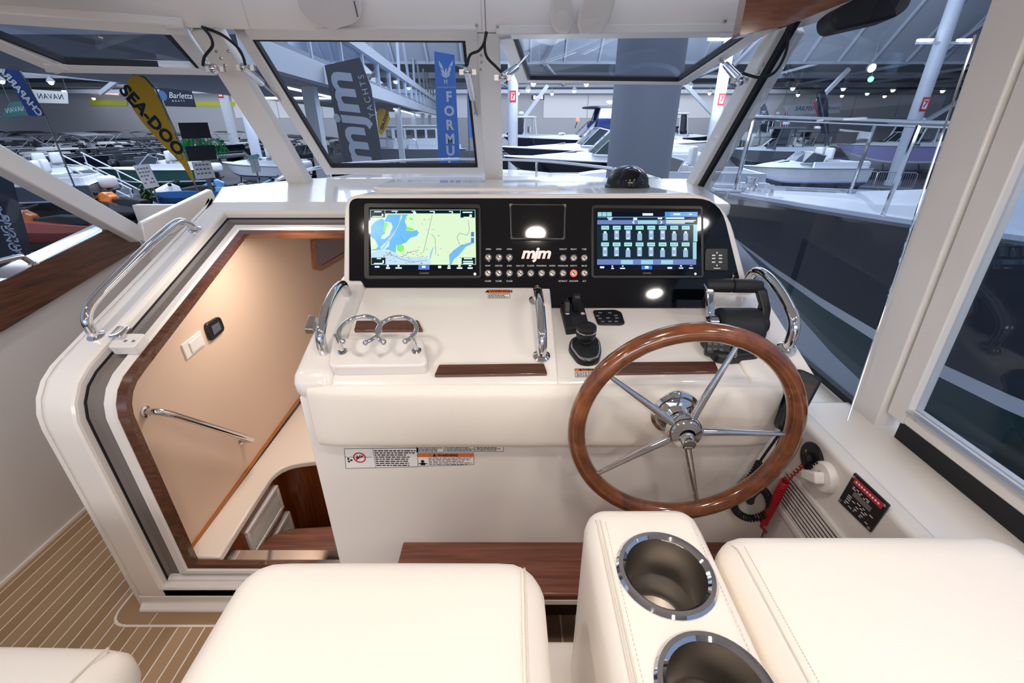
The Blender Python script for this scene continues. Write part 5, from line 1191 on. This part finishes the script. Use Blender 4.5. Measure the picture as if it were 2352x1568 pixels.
def boat(name, label, pos, head, L, B, D, cols, clear=.7, deckm=None, wind=.0, windm=None, hard=None, cabin=None, rail=False, motors=0, group=None, trunk=True, stands=True, seats=2, sheerup=.10, hardm=None, cat='boat'):
    """motor boat: bow at +x; hull in bands, deck, coaming, windscreen, optional hardtop, cabin, rail, outboards, on stands"""
    t = thing(name, label, cat, (0, 0, 0), group); deckm = deckm or DW
    def hb(s): return B / 2 * (1 - max(0, (s - .42) / .58) ** 2.3 * .985)
    def kz(s): return clear + D * .72 * max(0, (s - .62) / .38) ** 2
    def sz(s): return clear + D * (1 + sheerup * s * s)
    def pt(s, w, sd):
        y = hb(s) * (.86 * (w / .42) ** .75 if w < .42 else .86 + .14 * (w - .42) / .58)
        flare = 1 + .0 * s; x = -L / 2 + L * s + (w - 1) * L * .09 * max(0, (s - .7) / .3)
        return V((x, sd * y * flare, kz(s) + (sz(s) - kz(s)) * w))
    ss = [i / 22 for i in range(23)]
    for nm, ws, m in (('hull_bottom', [0, .15, .3, .42], cols[2]), ('hull_stripe', [.42, .48], cols[1]), ('hull_side', [.48, .65, .82, 1.0], cols[0])):
        mb = MB(); 
        for sd in (1, -1):
            g = [[pt(s, w, sd) for s in ss] for w in ws]
            for a, b in zip(g, g[1:]): mb.strip(a, b)
        if nm != 'hull_stripe':
            g = [pt(0, w, 1) for w in ws] + [pt(0, w, -1) for w in ws[::-1]]; mb.add(g, [list(range(len(g)))])
        mb.build(nm, m, t, angle=60)
    mb = MB(); edge = [[pt(s, 1, sd) for s in ss] for sd in (1, -1)]
    mid = [V((p.x, 0, p.z + .05 * hb(s))) for p, s in zip(edge[0], ss)]
    mb.strip(edge[0], mid); mb.strip(mid, edge[1]); mb.build('deck', deckm, t)
    for sd in (1, -1):
        pass
    mb = MB(); mb.tube([p + V((0, .01, .01)) for p in edge[0]], .03, 6); mb.tube([p + V((0, -.01, .01)) for p in edge[1]], .03, 6); mb.build('rub_rail', ALU, t)
    zt = sz(.5)
    if trunk:
        rings = []
        for s in (.44, .5, .6, .7, .8, .86):
            h = .30 * (1 - ((s - .44) / .46) ** 2) + .03; w_ = hb(s) * .66; x_ = -L / 2 + L * s; z_ = sz(s) - .02
            rings.append([V((x_, -w_, z_)), V((x_, -w_ * .8, z_ + h)), V((x_, 0, z_ + h * 1.15)), V((x_, w_ * .8, z_ + h)), V((x_, w_, z_))])
        MB().loft(rings).build('cabin_trunk', deckm, t, angle=30)
        MB().fbox(Frame((-L / 2 + L * .68, 0, sz(.68) + .235), (1, 0, -.18), (0, 1, 0)), -.28, .28, -.28, .28, 0, .05).build('hatch', DKG, t, .02)
    # cockpit well shown as a dark sole with coaming
    MB().box(-L * .44, -L * .02, -hb(.2) * .78, hb(.2) * .78, sz(.2) + .01, sz(.2) + .06).build('cockpit_sole', DECKK, t)
    mb = MB()
    for sd in (1, -1): mb.bar((-L * .46, sd * hb(.2) * .86, sz(.2) + .15), (0, sd * hb(.45) * .84, sz(.45) + .15), .12, .32)
    mb.bar((-L * .46, -hb(.1) * .84, sz(.1) + .15), (-L * .46, hb(.1) * .84, sz(.1) + .15), .14, .3); mb.build('coaming', deckm, t)
    for k in range(seats):
        y_ = (k - (seats - 1) / 2) * B * .34
        MB().cushion((-L * .16, y_ - .28, zt + .05), (-L * .16 + .55, y_ + .28, zt + .45), .08, .01, 4).build('seat', SEATM, t)
        MB().cushion((-L * .17 - .12, y_ - .28, zt + .4), (-L * .17 + .06, y_ + .28, zt + .95), .06, .01, 4).build('seat_back', SEATM, t)
    if wind:
        w_ = hb(.5) * .80; x1 = L * .10; x0 = -L * .08; h = wind; z_ = sz(.5) + .22
        base = [V((x0, -w_, z_)), V((x1 * .75, -w_ * .78, z_ + .03)), V((x1, -w_ * .3, z_ + .05)), V((x1, w_ * .3, z_ + .05)), V((x1 * .75, w_ * .78, z_ + .03)), V((x0, w_, z_))]
        top = [p + V((-h * 1.05 if 0 < i < 5 else -h * .35, 0, h if 0 < i < 5 else h * .75)) for i, p in enumerate(base)]; top = [V((p.x, p.y * .9, p.z)) for p in top]
        for i in range(5):
            a, b, c_, d_ = base[i], base[i + 1], top[i + 1], top[i]; n_ = (b - a).cross(d_ - a).normalized() * .008
            MB().loft([[q + n_ for q in (a, b, c_, d_)], [q - n_ for q in (a, b, c_, d_)]]).build('windscreen', windm or DKG, t)
        mb = MB(); mb.tube(top, .028, 6); mb.tube(base, .03, 6)
        for a, b in zip(base, top): mb.tube([a, b], .024, 6)
        mb.build('windscreen_frame', ALU if not hard else (hardm or DW), t)
    if hard:
        z_ = sz(.5) + hard; w_ = hb(.45) * .82; Fx = Frame((0, 0, z_), (1, 0, 0), (0, 1, 0))
        o2 = rpoly([(-L * .24, -w_), (L * .02, -w_), (L * .08, 0), (L * .02, w_), (-L * .24, w_)], [.2, .5, .8, .5, .2], 5)
        MB().loft([[Fx.pt(a * k, b * k, c_) for a, b in o2] for c_, k in ((0, .95), (.03, 1), (.10, 1), (.15, .9))]).build('hardtop', hardm or DW, t)
        for (xb, xt) in ((L * .02, -L * .02), (-L * .1, -L * .11), (-L * .24, -L * .22)):
            for sd in (1, -1): MB().bar((xb, sd * w_ * .98, sz(.45) + .2), (xt, sd * w_ * .9, z_ + .02), .09, .07).build('hardtop_pillar', hardm or DW, t)
        for sd in (1, -1):
            a, b, c_, d_ = V((0, sd * w_ * .95, sz(.45) + .5)), V((-L * .09, sd * w_ * .95, sz(.45) + .5)), V((-L * .1, sd * w_ * .9, z_)), V((-L * .02, sd * w_ * .9, z_))
            MB().loft([[a, b, c_, d_], [q + V((0, .012, 0)) for q in (a, b, c_, d_)]]).build('side_window', windm or DKG, t)
        MB().tube([(-L * .08, 0, z_ + .1), (-L * .08, 0, z_ + .55)], .03, 8).build('mast', ALU, t); MB().lathe([(.0, .0), (.24, .0), (.26, .1), (.2, .2), (0, .23)], (-L * .08, 0, z_ + .3), (0, 0, 1), 16).build('radar_dome', DW, t)
    if cabin:
        h = cabin; x0, x1 = -L * .28, L * .12; w_ = hb(.4) * .74; z_ = sz(.4) + .05
        MB().loft([[V((x_, y_, z2)) for y_, z2 in ((-w_, z_), (-w_ * .94, z_ + h), (w_ * .94, z_ + h), (w_, z_))] for x_ in (x0, x1)]).build('wheelhouse', deckm, t, .04)
        MB().box(x0 - .15, x1 + .3, -w_ - .12, w_ + .12, z_ + h, z_ + h + .09).build('wheelhouse_roof', deckm, t, .03)
        for sd in (1, -1):
            for k in range(4):
                xx = x0 + .25 + k * (x1 - x0 - .3) / 4; MB().box(xx, xx + (x1 - x0) / 4 - .25, sd * w_ * .985 - .02, sd * w_ * .985 + .02, z_ + h * .48, z_ + h * .86).build('cabin_window', DKG, t)
        for k in range(3): MB().box(x1 - .01, x1 + .02, -w_ * .85 + k * w_ * .6, -w_ * .85 + k * w_ * .6 + w_ * .5, z_ + h * .48, z_ + h * .86).build('cabin_window', DKG, t)
    if rail:
        for sd in (1, -1):
            rp_ = [pt(s, 1, sd) + V((-.03, -sd * .08, .62)) for s in (.45, .55, .65, .75, .85, .93, .985)]; rp_ = [pt(.42, 1, sd) + V((0, -sd * .08, .02))] + rp_
            MB().tube(spath(rp_, 4), .02, 8).build('rail_tube', CHROME, t)
            for s in (.5, .62, .74, .86, .96): MB().tube([pt(s, 1, sd) + V((0, -sd * .06, 0)), pt(s, 1, sd) + V((-.03, -sd * .08, .62))], .016, 6).build('stanchion', CHROME, t)
    for k in range(motors):
        y_ = (k - (motors - 1) / 2) * .6; x_ = -L / 2 - .3
        m1 = MB().cushion((x_ - .35, y_ - .2, clear + D * .8), (x_ + .3, y_ + .2, clear + D * 1.25), .12, .02, 5).build('outboard', HB if k % 2 else HW, t)
        MB().box(x_ - .12, x_ + .1, y_ - .08, y_ + .08, clear - .1, clear + D * .82).build('outboard_leg', HB, t, .03)
    if stands:
        for s in (.12, .45, .7):
            for sd in (1, -1):
                q = pt(s, .36, sd); MB().tube([V((q.x, q.y * 1.5, 0)), q], .04, 6).build('boat_stand', BLKM, t)
        MB().box(-L * .4, L * .2, -.1, .1, 0, clear + .02).build('keel_block', BLKM, t)
    t.location = (pos[0], pos[1], HALL_Z); t.rotation_euler = (0, 0, math.radians(head)); return t
# white boat with grey hull moored alongside to starboard
nb_c = V((1.72, 4.55, 0)) + V((.90, -.45, 0)).normalized() * 5.0
nb = boat('sport_boat', 'white decked boat with dark grey hull and steel bow rail alongside the starboard windows', (nb_c.x, nb_c.y), 153.4, 10.0, 3.3, 2.05, (HGD, HW, HT), clear=1.15, rail=True, hard=None, trunk=True, seats=0, sheerup=.12, wind=.6)
ND = Frame((2.6, 3.9, 1.10), (1, 0, 0), (0, 1, 0)); inv = nb.matrix_basis.inverted() if False else None
def nbpart(mb, name, m):
    c_, s_ = math.cos(math.radians(-153.4)), math.sin(math.radians(-153.4)); o_ = V((nb_c.x, nb_c.y, HALL_Z))
    mb.v = [V(((q.x - o_.x) * c_ - (q.y - o_.y) * s_, (q.x - o_.x) * s_ + (q.y - o_.y) * c_, q.z - o_.z)) for q in mb.v]
    return mb.build(name, m, nb)
for (u, v, r_, h_) in ((1705, 446, .05, .10), (1722, 440, .07, .13), (1748, 444, .06, .09)):
    q = P(u, v, Z=1.02); nbpart(MB().lathe([(r_, -.05), (r_, h_ * .5), (r_ * .6, h_ * .6), (r_ * .8, h_), (0, h_)], q, (0, 0, 1), 14), 'windlass_drum', CHROME)
for (u, v) in ((1668, 455), (1770, 450)):
    q = P(u, v, Z=1.02); nbpart(MB().tube([q + V((-.10, .03, .06)), q + V((.10, -.03, .06))], .014, 8).tube([q, q + V((0, 0, .06))], .02, 8), 'deck_cleat', CHROME)
# boats in the middle distance
boat('motor_yacht', 'black hulled yacht with blue lit hardtop cabin, farthest of the three dark hulls', (A(1360, 320, 36).x, 36), 178, 13, 3.8, 2.3, (HN, HW, HN), clear=.6, wind=.95, windm=BLG, hard=2.0, hardm=mat('dark_hardtop', '#262b3a', .3), rail=False, seats=1)
q = A(1327, 275, 33.8); o = thing('mast_light', 'small glowing red light on the hardtop of the farthest dark yacht', 'light', q)
MB().ball(q, .13, 8).build('bulb', mat('red_bulb', '#ff4a3a', .4, emit=5), o); MB().tube([q, V((q.x, q.y + 1.2, q.z - .5))], .03, 6).build('bracket', BLKM, o)
boat('sport_boat', 'navy hulled open bow boat with raked windscreen, middle of the three dark hulls', (A(1365, 345, 27).x, 27), 177, 10.5, 3.0, 1.9, (HN, HW, HN), clear=.75, wind=.85, rail=False)
boat('sport_boat', 'black hulled runabout with green tinted windscreen, nearest of the three dark hulls', (A(1395, 367, 20).x, 20), 176, 8.6, 2.7, 1.75, (HB, HW, HB), clear=.85, wind=.85, windm=mat('windscreen_green', '#16302c', .06, coat=.9))
boat('sport_boat', 'white runabout with red hull below the black compass dome', (A(1500, 395, 15).x, 15), 174, 6.4, 2.4, 1.45, (HLV, HR, HR), clear=.95, wind=.5, seats=1)
boat('cruiser', 'white cruiser bow with dark porthole right of the grey column', (8.6, 31.2), 2, 9.0, 3.0, 2.0, (HW, HGR, HW), clear=.8, wind=.9, hard=1.6)
boat('center_console', 'dark grey T-top boat between the starboard post and the crowd barriers', (A(1775, 330, 37.5).x, 37.5), 168, 7.5, 2.5, 1.5, (HGR, HN, HB), clear=.6, wind=.6, hard=1.5, motors=2, hardm=CANG)
boat('runabout', 'low white runabout moored before the crowd barriers through the starboard window', (A(1840, 380, 25.5).x, 25.5), 186, 6.5, 2.2, 1.2, (HW, HLV, HGR), clear=.7, wind=.5, motors=1)
boat('trawler', 'white and grey trawler with square wheelhouse windows seen left of the blue banner', (A(920, 330, 33).x, 34), 205, 8.0, 2.9, 1.8, (HGR, HW, HGR), clear=.6, cabin=1.35, trunk=False, seats=0, rail=True)
boat('center_console', 'white hardtop boat with lavender lit hull, nearest through the starboard window', (A(2075, 330, 38).x, 38), 188, 11.5, 3.4, 1.9, (HLV, HW, HW), clear=.5, wind=.7, hard=1.45, motors=2)
boat('center_console', 'grey hardtop boat behind the steel bow rail through the starboard window', (A(1850, 330, 46.5).x, 46.5), 184, 10.5, 3.2, 1.55, (HGR, HLV, HW), clear=.4, wind=.6, hard=1.3, motors=2, hardm=CANG)
boat('center_console', 'distant white T-top boat left of the starboard flags', (A(1790, 305, 55).x, 55), 10, 8, 2.6, 1.9, (HW, HN, HW), clear=.8, wind=.7, hard=1.9, motors=2)
boat('center_console', 'distant navy T-top boat near the red sign column', (A(1560, 300, 46).x, 46), 20, 8, 2.6, 1.9, (HN, HW, HW), clear=.9, wind=.7, hard=1.9, motors=1)
boat('center_console', 'distant white boat behind the centre window post', (A(1180, 305, 44).x, 44), 185, 8, 2.6, 1.9, (HW, HN, HW), clear=.9, wind=.7, hard=1.6, motors=1)
# pontoon boats on the port side
def pontoon(label, cols, canopy=True):
    t = thing('pontoon_boat', label, 'boat', (0, 0, 0), 'pontoon boats on the port side of the hall')
    for sd in (1, -1): MB().lathe([(0, -3.6), (.3, -3.55), (.32, 2.6), (.2, 3.3), (.02, 3.7)], (0, sd * .85, .75), (1, 0, 0), 12).build('pontoon_tube', ALU, t)
    MB().box(-3.6, 3.4, -1.25, 1.25, 1.08, 1.18).build('deck', DECKK, t)
    for sd in (1, -1): MB().box(-3.3, 3.2, sd * 1.2 - .03, sd * 1.2 + .03, 1.2, 1.85).build('side_panel', cols[0], t); MB().tube([(-3.3, sd * 1.2, 1.9), (3.2, sd * 1.2, 1.9)], .03, 6).build('rail_tube', ALU, t)
    MB().box(3.17, 3.23, -1.2, 1.2, 1.2, 1.85).build('front_panel', cols[0], t)
    for (x0, x1, y0, y1) in ((1.0, 3.0, .6, 1.15), (1.0, 3.0, -1.15, -.6), (-3.2, -2.4, -1.1, 1.1)):
        MB().cushion((x0, y0, 1.2), (x1, y1, 1.65), .08, .01, 4).build('couch', cols[1], t); MB().cushion((x0, y0 if y0 < -.9 and x0 > 0 else y1 - .18, 1.6), (x1, y0 + .18 if y0 < -.9 and x0 > 0 else y1, 2.05), .06, .01, 4).build('couch_back', cols[1], t)
    MB().box(-.8, -.2, -.9, -.2, 1.18, 2.05).build('helm_stand', cols[0], t, .08); MB().box(-.55, -.45, -.85, -.25, 2.05, 2.35).build('windscreen', DKG, t)
    MB().cushion((-1.7, -.85, 1.55), (-1.2, -.3, 2.3), .1, .01, 4).build('helm_chair', cols[1], t)
    if canopy:
        Fx = Frame((0, 0, 3.0), (1, 0, 0), (0, 1, 0))
        MB().loft([[V((x_, y_, 3.0 + .14 * (1 - (y_ / 1.2) ** 2) - .05 * (x_ + 1.2) ** 2 * .3 + dz)) for y_, dz in ((-1.2, 0), (-.6, 0), (0, 0), (.6, 0), (1.2, 0), (1.2, -.05), (0, -.05), (-1.2, -.05))] for x_ in (-2.8, -2, -1.2, -.4, .4)]).build('bimini_top', cols[2], t)
        for sd in (1, -1):
            for xx in (-2.7, .3): MB().tube([(-1.2, sd * 1.2, 1.9), (xx, sd * 1.18, 2.95)], .022, 6).build('bimini_bow', ALU, t)
    MB().cushion((-4.2, -.25, 1.0), (-3.65, .25, 1.75), .12, .02, 5).build('outboard', HB, t); MB().box(-4.0, -3.8, -.07, .07, .2, 1.05).build('outboard_leg', HB, t)
    for xx in (-2, 1.5): MB().box(xx - .15, xx + .15, -1.1, 1.1, 0, .46).build('cradle_block', BLKM, t)
    return t
PK = [((HGR, DSEAT, CANV), True), ((HB, SEATM, CANG), True), ((HN, DSEAT, CANV), False)]
protos = [None, None, None]
rows = [(67, 8, -70, 5.4, 20), (56.5, 8, -64, 5.2, 14), (46.5, 5, -52, 5.3, 205), (36.5, 4, -41, 5.0, 18)]
rnd = random.Random(11)
for ri, (Y_, n_, x0, dx, hd) in enumerate(rows):
    for k in range(n_):
        i_ = (k + ri) % 3; lb = ('grey', 'black', 'navy')[i_] + ' pontoon boat in the ' + ('farthest', 'third', 'second', 'nearest')[ri] + ' row, ' + ordn[k].replace('red-lit ', '') + ' from the left'
        if protos[i_] is None: o = protos[i_] = pontoon(lb, *PK[i_])
        else: o = dup(protos[i_], label=lb)
        o.location = (x0 + dx * k + rnd.uniform(-.5, .5), Y_ + rnd.uniform(-1, 1), HALL_Z); o.rotation_euler = (0, 0, math.radians(hd + 60 + rnd.uniform(-8, 8)))
for k, (u, Y_, hd) in enumerate(((690, 43, 80), (645, 52, 100), (765, 53, 80), (737, 38.5, 95))):
    o = dup(protos[k % 3], loc=(A(u, 300, Y_).x, Y_, HALL_Z), rotz=math.radians(hd), label='pontoon boat under the mezzanine, %s of four seen left of the grey feather flag' % ordn[k], group='pontoon boats under the mezzanine')
# runabouts filling the port floor
for k, (u, v, Y_, hd, c_, lb) in enumerate(((360, 400, 27.5, 195, (HT, HW, HT), 'green hulled runabout with two white seat backs left of the teardrop flag'), (605, 395, 30.5, 170, (HW, HN, HW), 'white runabout beside the information stand behind the jet skis'), (40, 420, 20, 200, (HGR, HW, HB), 'dark grey runabout low at the far left behind the port corner post'), (110, 425, 26, 160, (HB, HGR, HB), 'black runabout left of the white stair rails'))):
    boat('runabout', lb, (A(u, v, Y_).x, Y_), hd, 5.6, 2.2, 1.1, c_, clear=.55, wind=.5, trunk=k != 0, motors=1, seats=2)
# stairs with white rails
st = thing('boarding_stairs', 'white railed boarding stairs left of the teardrop flag', 'stairs', (A(270, 420, 24).x, 24, HALL_Z))
sx = A(270, 420, 24).x
for k in range(6): MB().box(sx - 1.6 + k * .42, sx - 1.2 + k * .42, 23.5, 24.5, HALL_Z, HALL_Z + 1.9 - k * .3).build('tread_block', CANG, st)
for yy in (23.4, 24.6):
    for dz in (.45, .95): MB().tube([(sx - 1.8, yy, HALL_Z + 1.75 + dz), (sx + 1.1, yy, HALL_Z + .1 + dz)], .035, 6).build('hand_rail', WST, st)
    for xx, zz in ((sx - 1.7, 1.7), (sx - .3, .95), (sx + 1.0, .15)): MB().tube([(xx, yy, HALL_Z), (xx, yy, HALL_Z + zz + 1.0)], .03, 6).build('rail_post', WST, st)
def jetski(label, u, v, Y_, hd, c1, c2):
    t = thing('jet_ski', label, 'watercraft', (0, 0, 0))
    rings = []
    for x_, w_, z0, z1 in ((-1.6, .45, .35, .75), (-.8, .58, .22, .85), (0, .6, .2, .95), (.8, .5, .28, 1.0), (1.35, .28, .5, .98), (1.65, .04, .8, .92)):
        rings.append([V((x_, -w_, (z0 + z1) / 2 + .05)), V((x_, -w_ * .5, z0)), V((x_, w_ * .5, z0)), V((x_, w_, (z0 + z1) / 2 + .05)), V((x_, w_ * .8, z1)), V((x_, -w_ * .8, z1))])
    MB().loft(rings).build('hull', c1, t, .05, 3)
    MB().loft([[V((x_, -w_, .8)), V((x_, w_, .8)), V((x_, w_ * .6, h)), V((x_, -w_ * .6, h))] for x_, w_, h in ((-1.5, .3, 1.05), (-.6, .3, 1.12), (0, .22, 1.05), (.25, .2, 1.05))]).build('seat', BLKM, t, .05, 3)
    MB().loft([[V((x_, -w_, .85)), V((x_, w_, .85)), V((x_, w_ * .5, h)), V((x_, -w_ * .5, h))] for x_, w_, h in ((.15, .3, 1.15), (.5, .42, 1.35), (1.0, .35, 1.15), (1.5, .1, .95))]).build('cowling', c2, t, .05, 3)
    MB().tube([(.2, -.42, 1.42), (.35, 0, 1.36), (.2, .42, 1.42)], .04, 8).build('handlebar', BLKM, t)
    for sd in (1, -1): MB().box(.55, .7, sd * .38 - .07, sd * .38 + .07, 1.22, 1.36).build('mirror', BLKM, t, .03)
    MB().box(-1.2, 1.0, -.5, .5, 0, .24).build('show_cradle', BLKM, t, .04)
    t.location = (A(u, v, Y_).x, Y_, HALL_Z); t.rotation_euler = (0, 0, math.radians(hd)); return t
JB = mat('jet_blue', '#2c5c96', .2, coat=.6); JL = mat('jet_light_blue', '#5d9ad0', .25, coat=.5); JO = mat('jet_orange', '#e07a2c', .3, coat=.4); JRED = mat('jet_salmon', '#c0503e', .3, coat=.4)
jetski('blue and white jet ski at the foot of the yellow teardrop flag', 420, 430, 24, 230, JB, HW)
jetski('light blue jet ski right of the teardrop flag', 522, 415, 25.5, 200, JL, JL)
jetski('blue jet ski just left of the port windshield post base', 650, 400, 26.3, 215, JB, JL)
jetski('dark green and white jet ski behind the white information stand', 575, 405, 23.6, 190, HT, HW)
jetski('orange jet ski seen above the coaming board, left of the port post', 275, 470, 20.4, 165, HB, JO)
jetski('salmon red jet ski in the lowest corner of the port side window', 80, 470, 16, 190, JRED, JO)
# potted fern and crowd barriers
fn = thing('potted_fern', 'green potted fern beside the orange jet ski', 'plant', (A(338, 440, 22.3).x, 22.3, HALL_Z)); fx = A(338, 440, 22.3).x
MB().lathe([(.0, 0), (.22, 0), (.3, .45), (.27, .45), (.25, .38), (0, .38)], (fx, 22.3, HALL_Z), (0, 0, 1), 16).build('pot', BLKM, fn)
mb = MB(); rnd = random.Random(9)
for i in range(70):
    a = rnd.uniform(0, 6.28); h = rnd.uniform(.6, 1.3); rr = rnd.uniform(.3, .75); c0_ = V((fx, 22.3, HALL_Z + .4)); d_ = V((math.cos(a), math.sin(a), 0))
    p_ = [c0_, c0_ + d_ * rr * .4 + V((0, 0, h * .8)), c0_ + d_ * rr + V((0, 0, h * .7))]; sdv = V((-d_.y, d_.x, 0)) * .05
    mb.add([p_[0], p_[1] - sdv, p_[2], p_[1] + sdv], [(0, 1, 2, 3)])
fo = mb.build('fronds', mat('fern_green', '#3f5a38', .7), fn); fo['kind'] = 'stuff'
bar0 = None
for k in range(5):
    lb = 'grey crowd barrier with upright bars, %s of five behind the steel bow rail' % ordn[k]
    if bar0 is None:
        bar0 = thing('crowd_barrier', lb, 'barrier', (0, 0, 0), 'crowd barriers'); 
        MB().tube([(-1.1, 0, .15), (-1.1, 0, 1.05), (-1.0, 0, 1.12), (1.0, 0, 1.12), (1.1, 0, 1.05), (1.1, 0, .15), (-1.1, 0, .15)], .03, 6).build('barrier_frame', ALU, bar0)
        b1 = None
        for i in range(17):
            if b1 is None: b1 = MB().tube([(0, 0, .15), (0, 0, 1.12)], .014, 5).build('bar', ALU, bar0); b1.location.x = -1.0
            else: b2 = b1.copy(); COL.objects.link(b2); b2.location.x = -1.0 + i * .125
        for xx in (-.8, .8): MB().box(xx - .04, xx + .04, -.3, .3, 0, .04).build('foot', ALU, bar0)
        o = bar0
    else: o = dup(bar0, label=lb)
    o.location = (17.2 + k * 2.05, 34.4 - k * .75, HALL_Z); o.rotation_euler = (0, 0, math.radians(-20))
